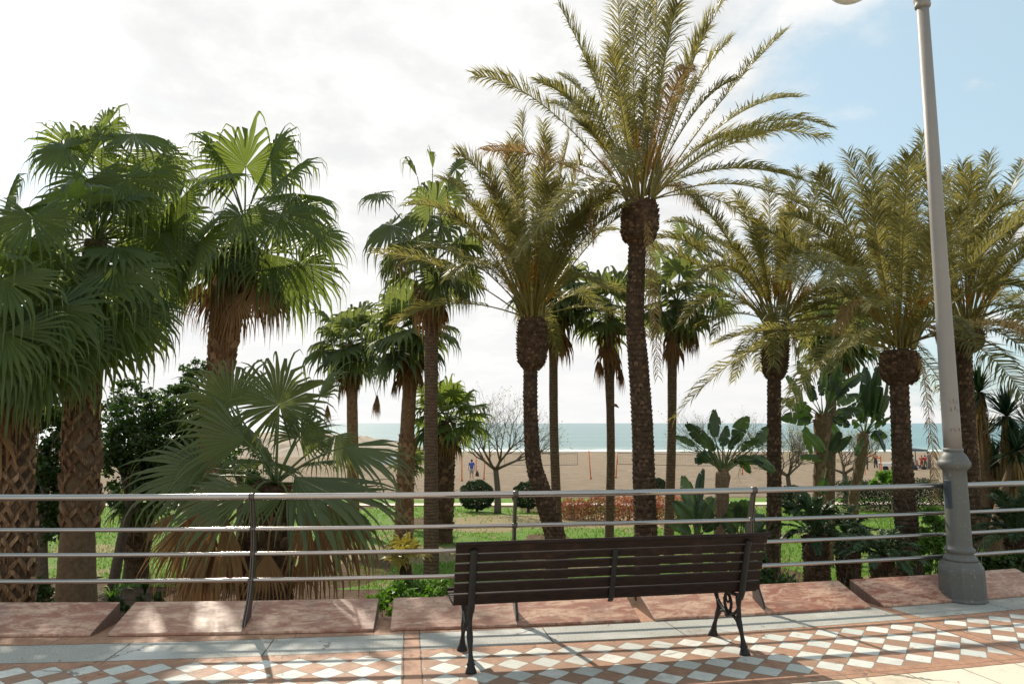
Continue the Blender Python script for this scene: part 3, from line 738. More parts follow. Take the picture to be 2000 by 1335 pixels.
def fan_leaf(mb, hub, hast, axis, normal, Rr, r, span=150, seg=34, droop=.5, split=.52, tint=.5, mat=0, pm=1, fold=.25, pr=.016, bulge=.12, grav=1.0):
    """palmate leaf; blade radiates from hast round axis. materials 0 green 1 petiole 2 dead"""
    if hub is not None:
        L = (hast-hub).length; c = (hub+hast)*.5+UP*L*bulge
        mb.tint = tint; mb.tube(bez(hub, c, hast, 7), [pr*(1.2-.6*i/7) for i in range(8)], 5, pm)
    axis = axis.normalized(); normal = (normal-axis*normal.dot(axis)).normalized(); lat = normal.cross(axis)
    sp = R(span); seg = max(6, int(seg*span/150))
    # the first stretch of the rim drops towards the tips
    for i in range(seg):
        a0 = -sp+2*sp*i/seg; a1 = -sp+2*sp*(i+1)/seg; am = (a0+a1)/2
        bt = max(0, min(1, tint+r.uniform(-.16, .16))); mb.tint = bt
        rl = Rr*(1-.22*abs(am/sp)**2)*r.uniform(.92, 1.22); dr = droop*r.uniform(.5, 1.4)
        if r.random() < .03: continue
        ws = r.uniform(.40, .56)*split/.52
        def pt(rad, ang, lift):
            q = hast+(axis*math.cos(ang)+lat*math.sin(ang))*rad-normal*(fold*rad*(1-math.cos(ang))*.6)+normal*lift
            w0 = ws*Rr
            if rad <= w0: return q-UP*(.12*dr*rad*rad/Rr)
            dq = (axis*math.cos(ang)+lat*math.sin(ang)); b0 = hast+dq*w0-normal*(fold*w0*(1-math.cos(ang))*.6)+normal*lift-UP*(.12*dr*w0*w0/Rr)
            p_ = b0; stp = (rad-w0)/5
            for q_ in range(5):
                k_ = min(.98, dr*grav*2.1*((q_+.7)*stp/(Rr-w0)))
                p_ = p_+(dq*(1-k_)-UP*k_).normalized()*stp
            return p_
        hgt = Rr*sp/seg*.42
        st = [.006*Rr, ws*.55*Rr, ws*rl, (ws+(1-ws)*.42)*rl, (ws+(1-ws)*.64)*rl, (ws+(1-ws)*.84)*rl, rl*1.02]
        wd = [1, 1, .96, .46*ws/(ws+(1-ws)*.42), .22, .10, .03]
        lastm = None
        for k, (rad, f) in enumerate(zip(st, wd)):
            am0 = am-(am-a0)*f; am1 = am+(a1-am)*f
            hh = hgt*min(1, rad/(.5*Rr))*f
            mb.tint = min(1, bt+(.35 if k >= 5 else (.15 if k == 4 else 0)))
            cur = (mb.vert(pt(rad, am0, -hh*.0)), mb.vert(pt(rad, am, hh)), mb.vert(pt(rad, am1, -hh*.0)))
            if lastm:
                mb.face((lastm[0], cur[0], cur[1], lastm[1]), mat); mb.face((lastm[1], cur[1], cur[2], lastm[2]), mat)
            lastm = cur
def trunk(mb, pts, rad, n=20, m=0, wob=.03, r=None):
    r = r or random.Random(1); P_ = []
    # resample densely
    out = []; rr = []
    for i in range(len(pts)-1):
        k = max(2, int((pts[i+1]-pts[i]).length/.12))
        for j in range(k): out.append(pts[i].lerp(pts[i+1], j/k)); rr.append(lerp(rad[i], rad[i+1], j/k)*(1+r.uniform(-wob, wob)))
    out.append(pts[-1]); rr.append(rad[-1]); mb.tint = .2; mb.tube(out, rr, n, m)
def smoothpts(pts, rad, n=5):
    c = [pts[0]*2-pts[1]]+list(pts)+[pts[-1]*2-pts[-2]]; q = [rad[0]]+list(rad)+[rad[-1]]; o = []; ro = []
    for i in range(1, len(c)-2):
        for k in range(n):
            t = k/n; p0, p1, p2, p3 = c[i-1:i+3]
            o.append(.5*((2*p1)+(p2-p0)*t+(2*p0-5*p1+4*p2-p3)*t*t+(3*p1-p0-3*p2+p3)*t**3)); ro.append(lerp(q[i], q[i+1], t))
    o.append(c[-2]); ro.append(q[-2]); return o, ro
def boots(mb, pts, rad, rowh, per, r, out=.05, lean=.5, m=0, long=1.6, wfac=.75):
    """cut leaf bases in a diamond lattice up the trunk (pts from bottom to top)"""
    L = [0.0]
    for a, b in zip(pts, pts[1:]): L.append(L[-1]+(b-a).length)
    rows = max(1, int(L[-1]/rowh))
    for q in range(rows):
        s = (q+.5)*rowh; j = 0
        while j < len(L)-2 and L[j+1] < s: j += 1
        f = (s-L[j])/max(1e-6, L[j+1]-L[j]); c = pts[j].lerp(pts[j+1], f); rd = lerp(rad[j], rad[j+1], f); T = (pts[j+1]-pts[j]).normalized()
        X = T.orthogonal(); X = (V((1, 0, 0))-T*T.x).normalized(); Y = T.cross(X)
        for k in range(per):
            a = 2*PI*(k+.5*(q % 2))/per+r.uniform(-.10, .10); o = X*math.cos(a)+Y*math.sin(a); t_ = T.cross(o)
            w_ = PI*rd/per*wfac*2*.5*r.uniform(.85, 1.15); h_ = rowh*long*r.uniform(.8, 1.15); oo = out*r.uniform(.5, 1.4)
            mb.tint = r.uniform(.1, .95); b0 = c+o*rd*.93-T*h_*.5
            slant = t_*r.uniform(-.3, .3)*w_
            v = [b0-t_*w_, b0+t_*w_, c+o*(rd+oo)+T*h_*.35+t_*w_*.55+slant, c+o*(rd+oo)+T*h_*.5+slant, c+o*(rd+oo)+T*h_*.35-t_*w_*.55+slant]
            vi = [c+o*rd*.8+T*h_*.35+t_*w_*.55+slant, c+o*rd*.8+T*h_*.5+slant, c+o*rd*.8+T*h_*.35-t_*w_*.55+slant]
            i = [mb.vert(p) for p in v]; mb.face(i, m); mb.tint = min(1, mb.tint+.3)
            u = [mb.vert(p) for p in vi]
            e = [mb.vert(v[2]), mb.vert(v[3]), mb.vert(v[4])]
            mb.face((e[0], u[0], u[1], e[1]), m); mb.face((e[1], u[1], u[2], e[2]), m)
            mb.face((i[1], u[0], i[2]), m); mb.face((i[0], i[4], u[2]), m)
def crossboots(mb, pts, rad, rowh, per, r, out=.03):
    """split leaf bases crossing each other up the trunk"""
    L = [0.0]
    for a, b in zip(pts, pts[1:]): L.append(L[-1]+(b-a).length)
    rows = int(L[-1]/rowh)
    for q in range(rows):
        s = (q+.5)*rowh; j = 0
        while j < len(L)-2 and L[j+1] < s: j += 1
        f = (s-L[j])/max(1e-6, L[j+1]-L[j]); c = pts[j].lerp(pts[j+1], f); rd = lerp(rad[j], rad[j+1], f)
        for k in range(per):
            a = 2*PI*(k+.5*(q % 2))/per+r.uniform(-.22, .22); dz_ = r.uniform(-.25, .25)*rowh
            for sg in (-1, 1):
                if r.random() < .12: continue
                span = 2*PI/per*.56*r.uniform(.85, 1.1); hh = rowh*r.uniform(.9, 1.25); w_ = rowh*r.uniform(.27, .42); oo = out*r.uniform(.5, 1.5); tn = r.uniform(.05, .85)
                pr_ = []
                for m_ in range(4):
                    u = m_/3; an = a+sg*span*(1-u)*.98; rr = rd+.004+oo*(.25+.75*u)+(.006 if sg > 0 else 0); z = dz_-hh*.5+hh*u; o = V((math.cos(an), math.sin(an), 0))
                    mb.tint = tn*(.6+.4*u)
                    hw = w_*(1.15-.45*u)
                    pr_.append((mb.vert(c+o*rr+UP*(z-hw)), mb.vert(c+o*rr+UP*(z+hw)), mb.vert(c+o*(rd-.01)+UP*(z+hw*1.02)), mb.vert(c+o*(rd-.01)+UP*(z-hw*1.02))))
                for p, q2 in zip(pr_, pr_[1:]):
                    mb.face((p[0], q2[0], q2[1], p[1])); mb.face((p[1], q2[1], q2[2], p[2])); mb.face((p[3], q2[3], q2[0], p[0]))
                mb.tint = 1.0; e = pr_[-1]; i = [mb.vert(mb.v[g]) for g in e]; mb.face(i)
def rand_fan_crown(mb, hub, n, pet, Rr, r, lo=-55, hi=85, seg=26, tint=.45, droop=.6, span=140, mat=0, pm=1, pr=.014, skip=None):
    for i in range(n):
        el = R(lerp(hi, lo, ((i+.5)/n)**.9)+r.uniform(-9, 9)); a = i*2.39996+r.uniform(-.35, .35)
        d = V((math.cos(a)*math.cos(el), math.sin(a)*math.cos(el), math.sin(el)))
        pl = pet*r.uniform(.8, 1.15)*(1.0 if el > 0 else .85)
        hs = hub+d*pl-UP*pl*.12*math.cos(el)
        ax = (d-UP*.55*math.cos(el)*r.uniform(.5, 1.3)).normalized()
        nr = UP*1.0+V((d.x, d.y, 0))*.3+V((r.uniform(-.35, .35), r.uniform(-.35, .35), 0))
        if el > R(60): nr = V((r.uniform(-.6, .6), -1, .3))
        if abs(nr.normalized().dot(ax)) > .95: nr = V((d.x, d.y, .2))
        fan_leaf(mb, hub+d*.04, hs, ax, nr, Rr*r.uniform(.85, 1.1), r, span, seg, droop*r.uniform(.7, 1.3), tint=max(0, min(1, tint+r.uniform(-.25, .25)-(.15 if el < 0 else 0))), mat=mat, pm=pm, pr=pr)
def skirt(mb, top, rad, length, n, r, Rr=.5, mat=2, spread=.30, seg=14, tint=.4):
    """dead fans folded down against the trunk"""
    for i in range(n):
        a = i*2.39996+r.uniform(-.3, .3); u = r.random(); d = V((math.cos(a), math.sin(a), 0))
        h0 = top-UP*length*u*.55; hs = h0+d*(rad+.04+.10*(1-u))-UP*.15
        ax = (-UP+d*spread*r.uniform(.1, 1.1)).normalized()
        fan_leaf(mb, h0, hs, ax, d, Rr*r.uniform(.75, 1.15), r, r.uniform(26, 50), seg, .5, tint=tint+r.uniform(-.3, .3), mat=mat, pm=mat, pr=.009, grav=1.2)
def trail(u_v, y):
    return [at(u, v, y) for u, v in u_v]

# ---------------------------------------------------------------- date palms (feather crowns)
def date_palm(label, y, hub, bulge_end, bulge_w, trunk_px, tips, L0, seed, extra=14, tilt=None, dead=(), low=None, dense=1.0, fill=None):
    r = random.Random(seed); hubp = at(hub[0], hub[1], y)
    tp = [at(u, v, y) for u, v, _ in trunk_px]; tr = [px(w_, y)/2 for _, _, w_ in trunk_px]
    b = tp[-1]; g = gz(b.x, b.y)
    if b.z > g: tp.append(V((b.x+(b.x-tp[-2].x)*.05, b.y, g-.1))); tr.append(tr[-1]*1.12)
    T = thing('date_palm', (tp[-1].x, y, g), label, 'palm tree', 'date palms with feathery crowns in the garden')
    # trunk
    mb = MB(); p2, r2 = smoothpts(tp, tr, 5); trunk(mb, p2, r2, 22, 0, .025, r)
    boots(mb, list(reversed(p2)), list(reversed(r2)), .085, 11, r, .012, m=1, long=1.1, wfac=.9)
    mb.build('trunk', [M_RINGD, M_BOOTD], T, False)
    # swollen collar of cut leaf bases
    be = at(bulge_end[0], bulge_end[1], y); w2 = px(bulge_w, y)/2; prof = [(0, .72), (.12, .90), (.3, 1.02), (.55, 1.04), (.8, 1.0), (1, .86)]
    pts = [be.lerp(hubp, f) for f, _ in prof]; rr = [w2*q for _, q in prof]; rr[0] = tr[0]*1.08
    mb = MB(); p3, r3 = smoothpts(pts, rr, 4); trunk(mb, p3, r3, 22, 0, .04, r)
    boots(mb, p3, r3, .062, 15, r, .035, m=1, long=1.25, wfac=.8)
    mb.build('leaf_base_collar', [M_BOOTD, M_BOOTD], T)
    # fronds
    mb = MB(); top = hubp+UP*.05
    def one(tip, bulge, tint, brown=False, per=118, leaf=.50, ctrl=None):
        d = (tip-top); base = top+V((d.x, d.y, 0)).normalized()*w2*.75*min(1, V((d.x, d.y, 0)).length/L0+.1)+UP*r.uniform(-.02, .12)
        date_frond(mb, base, tip, bulge, r, leaf, int(per*dense), tint, brown=brown, ctrl=ctrl, start=r.uniform(.17, .24))
    for q in tips:
        u, v, bg = q[:3]; dd = q[3] if len(q) > 3 else None
        t0 = at(u, v, y); pl = (t0-hubp).length
        if dd is None:
            m_ = max(0, L0*L0-pl*pl); dd = math.sqrt(m_)*r.choice((-1, 1))*r.uniform(.45, .95)
        one(at(u, v, y+dd), bg, r.uniform(.3, .8))
    for i in range(extra):
        el = R(lerp(80, 8, ((i+.5)/extra)**.9)+r.uniform(-8, 8)) if fill is None else R(r.uniform(*fill)); a = i*2.39996+seed; ll = L0*r.uniform(.72, 1.0)
        d = V((math.cos(a)*math.cos(el), math.sin(a)*math.cos(el), math.sin(el)))
        one(top+d*ll-UP*.18*ll*math.cos(el), r.uniform(.10, .28), r.uniform(.05, .95), per=96, brown=r.random() < .07)
    for i in range(7):   # young upright fronds and spear
        a = i*2.4; one(top+V((.22*math.cos(a), .22*math.sin(a), 1))*L0*r.uniform(.45, .62), .02, .35, per=80, leaf=.28)
    mb.build('crown', [M_DATE, M_PET, M_DEADY], T)
    # naked yellow petioles and flower stalks in the heart of the crown
    mb = MB()
    for i in range(26):
        a = r.uniform(0, 2*PI); el = R(r.uniform(50, 84)); d = V((math.cos(a)*math.cos(el), math.sin(a)*math.cos(el), math.sin(el)))
        b0 = top+V((math.cos(a), math.sin(a), 0))*w2*.8-UP*.02; mb.tint = r.random()
        ln = r.uniform(.35, .75)*L0*.33
        mb.tube(bez(b0, b0+(d+UP*.4).normalized()*ln*.6, b0+d*ln, 4), [.026, .022, .017, .013, .008], 5)
    mb.build('petiole_bases', M_PET, T)
    mb = MB()
    for i in range(15):
        a = r.uniform(0, 2*PI); el = R(r.uniform(40, 78)); d = V((math.cos(a)*math.cos(el), math.sin(a)*math.cos(el), math.sin(el))); ln = L0*r.uniform(.20, .34)
        e = top+d*ln
        for k in range(34):
            mb.tint = r.random(); q = e+V((r.gauss(0, .12), r.gauss(0, .12), r.gauss(.02, .15)))
            s_ = top+d*ln*r.uniform(.5, .7); w_ = V((r.uniform(-1, 1), r.uniform(-1, 1), 0)).normalized()*.006
            md = (s_+q)*.5+UP*.04; i0 = [mb.vert(s_-w_), mb.vert(s_+w_), mb.vert(md+w_*1.3), mb.vert(md-w_*1.3), mb.vert(q)]
            mb.face((i0[0], i0[1], i0[2], i0[3])); mb.face((i0[3], i0[2], i0[4]))
    mb.build('flower_stalks', M_FRUIT, T)
    if dead:
        mb = MB()
        for (u, v, cu, cv, dd, lf) in dead:
            tip = at(u, v, y+dd); c = at(cu, cv, y+dd*.7)
            date_frond(mb, top, tip, 0, r, lf*1.8, 80, .6, ctrl=c, brown=True, start=.45, vee=.1, rad=.014, wleaf=.017)
        mb.build('dead_fronds', [M_DATE, M_PET, M_DEADY], T)
    return T
date_palm('tallest date palm, rising behind the middle of the bench', 14, (1251, 395), (1247, 478), 70,
    [(1245, 474, 33), (1240, 620, 36), (1246, 700, 38), (1254, 820, 40), (1258, 950, 42), (1262, 1060, 44)],
    [(928, 148, .17), (1093, 12, .04), (1098, 150, .10), (1205, -50, .0), (1250, -75, .0), (1285, -60, .02), (1330, -30, .0), (1420, -8, .04), (1238, 10, .0), (1425, 80, .12), (1533, 62, .06), (1618, 248, .22), (1490, 268, .20), (1560, 350, .16), (1640, 450, .22), (1500, 465, .20), (1010, 500, .22), (1075, 430, .16), (1195, 90, .03), (1560, 190, .16), (1130, 240, .12), (1385, 30, .02)],
    4.1, 5, extra=20, dead=((1285, 735, 1262, 330, -.6, .22), (1163, 470, 1120, 300, -.5, .22)), fill=(0, 70))
date_palm('date palm with a bent foot, left of the tallest date palm', 15.2, (1040, 622), (1038, 722), 56,
    [(1036, 716, 27), (1036, 800, 27), (1042, 900, 30), (1060, 965, 36), (1085, 1052, 40)],
    [(1022, 222, .0), (1068, 270, .02), (1112, 268, .02), (1142, 290, .04), (1182, 350, .08), (1200, 450, .16), (1175, 560, .22), (895, 300, .24), (870, 420, .24), (880, 545, .26), (925, 520, .2), (985, 290, .05), (950, 330, .1), (1225, 400, .14), (860, 350, .22), (1005, 330, .02), (1100, 350, .04), (1060, 240, .01), (930, 400, .18), (1150, 420, .15), (1045, 330, .0), (1000, 270, .03)],
    3.9, 9, extra=24, dead=((990, 480, 1000, 500, -.5, .22),), dense=.95, fill=(0, 65))
date_palm('date palm with a slim dark collar, right of the bench, its trunk crossing the sea', 15.6, (1516, 640), (1512, 740), 47,
    [(1512, 738, 25), (1512, 860, 26), (1512, 980, 26), (1508, 1118, 30)],
    [(1362, 400, .10), (1440, 378, .04), (1500, 350, .02), (1562, 330, .02), (1612, 328, .08), (1700, 430, .18), (1655, 520, .22), (1362, 545, .25), (1395, 655, .30), (1660, 590, .25), (1430, 480, .1), (1590, 420, .05), (1650, 380, .1), (1480, 430, .03), (1390, 470, .18), (1550, 400, .02)],
    4.0, 21, extra=22, dead=((1555, 690, 1540, 580, -.4, .22),), fill=(-12, 58))
date_palm('stout date palm with a round pineapple collar, left of the street lamp', 13, (1757, 685), (1757, 750), 68,
    [(1756, 746, 33), (1760, 850, 34), (1766, 960, 37), (1778, 1115, 46)],
    [(1655, 300, .05), (1728, 340, .02), (1756, 325, .0), (1803, 262, .01), (1855, 330, .04), (1598, 340, .12), (1545, 420, .18), (1540, 545, .24), (1560, 620, .28), (1880, 410, .1), (1905, 520, .18), (1880, 650, .28), (1630, 440, .14), (1700, 370, .04), (1620, 560, .2), (1840, 420, .06), (1590, 480, .2), (1780, 380, .0), (1690, 300, .04)],
    4.1, 33, extra=24, dead=((1828, 980, 1806, 600, -.5, .20), (1845, 700, 1825, 600, -.4, .18), (1640, 640, 1670, 520, -.8, .26)), fill=(-10, 62))
date_palm('date palm rising right behind the street lamp, partly hidden by the pole', 14.5, (1889, 640), (1886, 685), 56,
    [(1882, 684, 28), (1885, 800, 32), (1890, 920, 38), (1896, 1060, 44)],
    [(1933, 300, .04), (1880, 320, .02), (1998, 312, .06), (2060, 340, .1), (2085, 470, .18), (2010, 470, .12), (2060, 600, .22), (2070, 720, .26), (1842, 345, .04), (1815, 480, .14), (1970, 540, .2), (1820, 600, .24), (2040, 400, .1), (1950, 380, .04), (1990, 620, .22), (2120, 560, .22)],
    4.1, 47, extra=22, fill=(-12, 60))

# ---------------------------------------------------------------- fan palms
CX = V((1, 0, 0))
def img_leaf(mb, hubp, y, spec, r, seg=34, mat=0, pm=1, tint=None, pr=.016, droop=.55):
    """spec: hastula pixel, radius px, axis angle in degrees seen from the promenade, facing 0..1, depth offset, span"""
    u, v, rp, ang, f, dd = spec[:6]; span = spec[6] if len(spec) > 6 else 150
    hs = at(u, v, y+dd); a = R(ang); ax = (CX*math.cos(a)+UP*math.sin(a)+V((0, dd*.35-.1, 0))).normalized()
    upp = V((-math.sin(a), 0, math.cos(a)));
    if upp.z < 0: upp = -upp
    nrm = V((0, -1, 0))*f+upp*(1-f)
    fan_leaf(mb, hubp, hs, ax, nrm, px(rp, y), r, span, seg, droop*r.uniform(.8, 1.25), tint=r.uniform(.25, .75) if tint is None else tint, mat=mat, pm=pm, pr=pr)
def fan_palm(name, label, y, hub, trunk_px, leaves=(), rnd=None, dead=(), skirt_=None, seed=1, tmat=M_RING, bootspec=None, mats=None, seg=34, group=None, hang=(), droop=.6, smooth_from=None):
    r = random.Random(seed); hp = at(hub[0], hub[1], y)
    tp = [at(u, v, y) for u, v, _ in trunk_px]; tr = [px(w_, y)/2 for _, _, w_ in trunk_px]
    b = tp[-1]; g = gz(b.x, b.y)
    if b.z > g: tp.append(V((b.x, b.y, g-.1))); tr.append(tr[-1]*1.1)
    T = thing(name, (tp[-1].x, y, g), label, 'palm tree', group)
    mats = mats or [M_FAN, M_PETG, M_DEAD]
    p2, r2 = smoothpts([hp]+tp, [tr[0]*.8]+tr, 5); mb = MB(); trunk(mb, p2, r2, 22, 0, .02, r)
    mb.build('trunk', [tmat], T, True)
    if bootspec:
        (v0, v1, rowh, per, out, bm) = bootspec; z0 = at(hub[0], v0, y).z; z1 = at(hub[0], v1, y).z
        q = [(p, q_) for p, q_ in zip(p2, r2) if z1 <= p.z <= z0]; q.reverse()
        if len(q) > 1:
            mb = MB(); (crossboots(mb, [a for a, _ in q], [a for _, a in q], rowh, per, r, out) if bm is M_CROSS else boots(mb, [a for a, _ in q], [a for _, a in q], rowh, per, r, out, m=0, long=1.7, wfac=.95)); mb.build('leaf_bases', bm, T)
    mb = MB()
    for s in leaves: img_leaf(mb, hp, y, s, r, seg, droop=droop)
    if rnd: n, pet, Rr, lo, hi, sg = rnd; rand_fan_crown(mb, hp, n, px(pet, y), px(Rr, y), r, lo, hi, sg, droop=droop)
    mb.build('crown', mats, T)
    if skirt_ or dead or hang:
        mb = MB()
        if skirt_: n, ln, Rr, sp = skirt_; skirt(mb, hp-UP*.1, tr[0], px(ln, y), n, r, px(Rr, y), 0, sp)
        for s in dead: img_leaf(mb, hp, y, s, r, 60, 0, 0, r.uniform(.2, .9), droop=.5)
        for (u, v, ln) in hang:
            h0 = at(u, v, y-.2); mb.tint = .4; mb.tube(bez(hp, at((hub[0]+u)/2, min(hub[1], v)-8, y), h0, 6), .008, 4)
            for k in range(5): fan_leaf(mb, None, h0+V((r.uniform(-.03, .03), r.uniform(-.03, .03), 0)), V((r.uniform(-.12, .12), 0, -1)), V((r.uniform(-1, 1), -1, 0)), px(ln, y)*r.uniform(.7, 1), r, 16, 5, .3, tint=r.uniform(.1, .6), mat=0)
        mb.build('dead_leaves', M_DEAD, T)
    return T
GT = 'tall fan palms of the garden'
# far left, in front
fan_palm('fan_palm', 'fan palm at the far left edge, criss-crossed leaf bases down to the ground', 9.6, (12, 600), [(24, 690, 50), (30, 850, 52), (32, 1000, 54), (30, 1190, 58)],
    [(10, 548, 125, -62, .75, -.9), (-30, 400, 110, 85, .5, .2), (15, 385, 95, 62, .5, 0), (35, 410, 100, 5, .4, .1), (62, 425, 115, -75, .7, -.5), (10, 650, 125, -85, .85, -1.0), (70, 640, 125, -48, .6, -.6), (110, 600, 135, -42, .6, -.4), (-30, 620, 140, -120, .7, -.5), (75, 500, 140, -30, .4, .2), (40, 480, 130, -85, .6, -.3), (110, 520, 130, -55, .5, .3), (-40, 500, 130, 160, .6, 0), (90, 700, 130, -60, .6, -.2), (30, 720, 120, -80, .7, -.5), (0, 690, 140, -95, .8, -.9), (60, 700, 130, -62, .7, -.6), (130, 660, 125, -55, .6, -.2)],
    rnd=(12, 120, 105, -40, 60, 26), skirt_=(26, 300, 150, .30), seed=3, tmat=M_BOOTD, bootspec=(800, 1400, .135, 7, .035, M_CROSS), group=GT)
fan_palm('fan_palm', 'fan palm second from the left, its trunk smooth and fibrous at the foot', 11, (188, 470), [(165, 640, 50), (160, 770, 54), (158, 1000, 62), (152, 1035, 58), (148, 1190, 72)],
    [(180, 298, 112, 80, .85, .1), (140, 290, 100, 118, .5, .3), (126, 290, 100, 203, .6, -.2), (262, 262, 120, -22, .35, .3), (292, 330, 110, -75, .6, 0), (110, 385, 110, 215, .5, .4), (225, 382, 115, 218, .5, -.4), (120, 430, 120, -100, .6, -.4), (350, 390, 120, -105, .55, .5), (245, 350, 120, -70, .7, -.4), (225, 520, 140, -55, .6, -.8), (310, 455, 130, -70, .5, .3), (390, 470, 160, -128, .5, .8), (160, 552, 150, -40, .65, -1.0), (135, 600, 130, -85, .8, -.8), (230, 590, 140, -48, .5, -.3), (300, 540, 120, -60, .4, .4), (90, 500, 130, -120, .5, 0), (175, 350, 110, -85, .8, -.5), (250, 610, 120, -70, .5, .5), (205, 250, 85, 65, .7, .4), (318, 300, 105, -48, .5, .6), (340, 420, 115, -85, .6, .7), (300, 470, 115, -75, .6, .8), (345, 530, 110, -95, .5, .9), (270, 400, 100, -80, .6, .3), (228, 630, 135, -62, .6, -.6), (175, 655, 130, -84, .7, -.7), (120, 660, 130, -95, .7, -.3), (270, 600, 120, -50, .5, .1), (205, 600, 130, -75, .7, -.9)],
    rnd=(8, 120, 110, -45, 70, 24), skirt_=(16, 150, 110, .4), seed=8, tmat=M_FIBER, bootspec=(640, 1030, .15, 7, .045, M_CROSS), group=GT)
fan_palm('fan_palm', 'fan palm with full round crown and brown skirt, directly behind the low wide palm', 13.2, (478, 432), [(452, 560, 58), (438, 650, 55), (432, 720, 46), (418, 850, 42), (404, 930, 42), (395, 1100, 46)],
    [(480, 325, 135, 95, .75, .2), (528, 312, 122, 66, .5, .3), (556, 345, 112, 32, .4, 0), (576, 378, 122, -14, .3, .2), (432, 300, 95, 128, .15, .3), (440, 340, 100, 205, .3, -.3), (470, 422, 105, -92, .85, -.9), (548, 418, 125, -62, .75, -.6), (620, 455, 95, -35, .5, .1), (395, 470, 140, -132, .5, 0), (440, 495, 105, -112, .6, -.6), (522, 495, 110, -72, .6, -.5), (585, 515, 135, -52, .55, -.2), (560, 545, 115, -62, .5, 0), (395, 345, 90, -165, .25, .4), (600, 405, 95, -48, .4, .2)],
    dead=[(430, 545, 115, -103, .7, -.5, 55), (500, 550, 115, -80, .7, -.5, 50), (395, 550, 105, -120, .6, -.2, 45), (462, 570, 110, -92, .8, -.6, 50), (530, 560, 95, -68, .6, -.1, 40), (445, 590, 95, -96, .8, -.3, 45)], skirt_=(30, 190, 105, .45), seed=12, tmat=M_BOOT, bootspec=(560, 760, .12, 8, .04, M_BOOT), group=GT, seg=36)
# low fan palm by the railing
fan_palm('low_fan_palm', 'low wide fan palm behind the railing, straw skirt of dead leaves to the ground', 8.6, (538, 945), [(528, 975, 80), (522, 1060, 84), (520, 1190, 88)],
    [(545, 790, 122, 95, .95, -.2, 176), (452, 792, 125, 125, .8, .1, 105), (478, 858, 150, 162, .55, -.2, 70), (405, 915, 165, 182, .5, -.4, 70), (625, 775, 100, 62, .35, .5, 80), (672, 872, 170, -12, .3, 0, 60), (655, 850, 110, -60, .3, .3, 90), (575, 930, 215, -22, .4, -.9, 50), (640, 962, 165, -16, .5, -.3, 50), (480, 960, 160, -165, .5, -.7, 55), (420, 975, 120, -160, .5, .2, 60), (560, 960, 90, -60, .6, -.9, 80), (500, 955, 85, -125, .7, -.9, 90), (590, 850, 90, 25, .4, .8, 80)],
    rnd=(5, 95, 92, 12, 75, 34), seed=23, tmat=M_BOOTD, bootspec=(960, 1250, .09, 11, .05, M_BOOTD), mats=[M_YFAN, M_PETG, M_DEAD], seg=40,
    dead=[(395, 985, 185, -98, .8, -.3, 40), (440, 1000, 190, -90, .8, -.5, 30), (365, 1015, 150, -116, .7, 0, 32), (470, 1040, 140, -86, .8, .2, 26), (600, 990, 185, -76, .8, -.4, 34), (640, 985, 175, -66, .8, 0, 26), (665, 985, 160, -58, .7, .3, 24), (523, 1075, 105, -92, .9, -.7, 42), (618, 1040, 140, -80, .8, -.2, 24), (410, 1060, 130, -100, .8, -.5, 34), (385, 1085, 110, -95, .8, .1, 40), (590, 1085, 100, -88, .8, .0, 30), (455, 1095, 90, -95, .8, -.3, 34), (345, 1000, 110, -140, .5, .2, 30)], droop=.34)
# tall, centre left
fan_palm('fan_palm', 'tall slender fan palm left of centre, smooth brown trunk and one orange dead fan', 17, (842, 520), [(845, 585, 36), (843, 640, 27), (842, 800, 26), (842, 950, 27), (842, 1120, 31)],
    [(815, 345, 85, 116, .25, .3, 30), (845, 330, 65, 92, .2, 0, 35), (740, 378, 60, -160, .4, .2), (765, 440, 95, -125, .5, -.4), (800, 470, 95, -110, .6, -.6), (860, 440, 90, 40, .5, .4), (880, 380, 80, 75, .5, .5), (900, 470, 90, -30, .4, .2), (895, 520, 85, -65, .6, -.3), (820, 420, 80, -150, .5, .3), (860, 540, 80, -85, .6, -.5), (770, 510, 60, -120, .5, 0), (915, 540, 70, -75, .5, .3), (850, 400, 80, 100, .6, -.3), (890, 330, 50, 60, .5, .2)],
    rnd=(6, 75, 74, -45, 60, 20), dead=[(792, 490, 55, -95, .8, -.6, 60), (830, 545, 70, -100, .6, -.3, 50), (900, 560, 50, -90, .6, 0, 30)], skirt_=(16, 110, 65, .25), seed=31, tmat=M_RING, group=GT, droop=.75, mats=[M_FANF, M_PETG, M_DEAD], seg=26)
fan_palm('fan_palm', 'fan palm with a shaggy dark trunk, just left of the tall slender smooth one', 22, (803, 650), [(803, 690, 24), (800, 760, 27), (795, 850, 28), (790, 1000, 32)], rnd=(27, 60, 66, -50, 80, 20), skirt_=(24, 110, 50, .3), seed=41, tmat=M_BOOT, bootspec=(840, 1050, .12, 8, .04, M_BOOT), group=GT, mats=[M_FANF, M_PETG, M_DEAD], hang=((736, 770, 40), (770, 740, 40)))
fan_palm('fan_palm', 'small distant fan palm between the low fan palm and the shaggy trunk', 26, (684, 672), [(686, 720, 20), (688, 800, 21), (690, 1000, 23)], rnd=(26, 54, 60, -50, 82, 18), skirt_=(30, 110, 46, .35), seed=43, tmat=M_BOOT, group=GT, mats=[M_FANF, M_PETG, M_DEAD], hang=((735, 775, 45), (640, 790, 40)))
fan_palm('fan_palm', 'short dark fan palm with a thick stubby trunk beside the bare tree', 23, (874, 822), [(866, 890, 42), (863, 950, 44), (860, 1015, 46)], rnd=(26, 58, 52, -25, 85, 20), skirt_=(12, 50, 40, .3), seed=47, tmat=M_BOOTD, bootspec=(870, 1040, .12, 8, .05, M_BOOTD), group=GT)
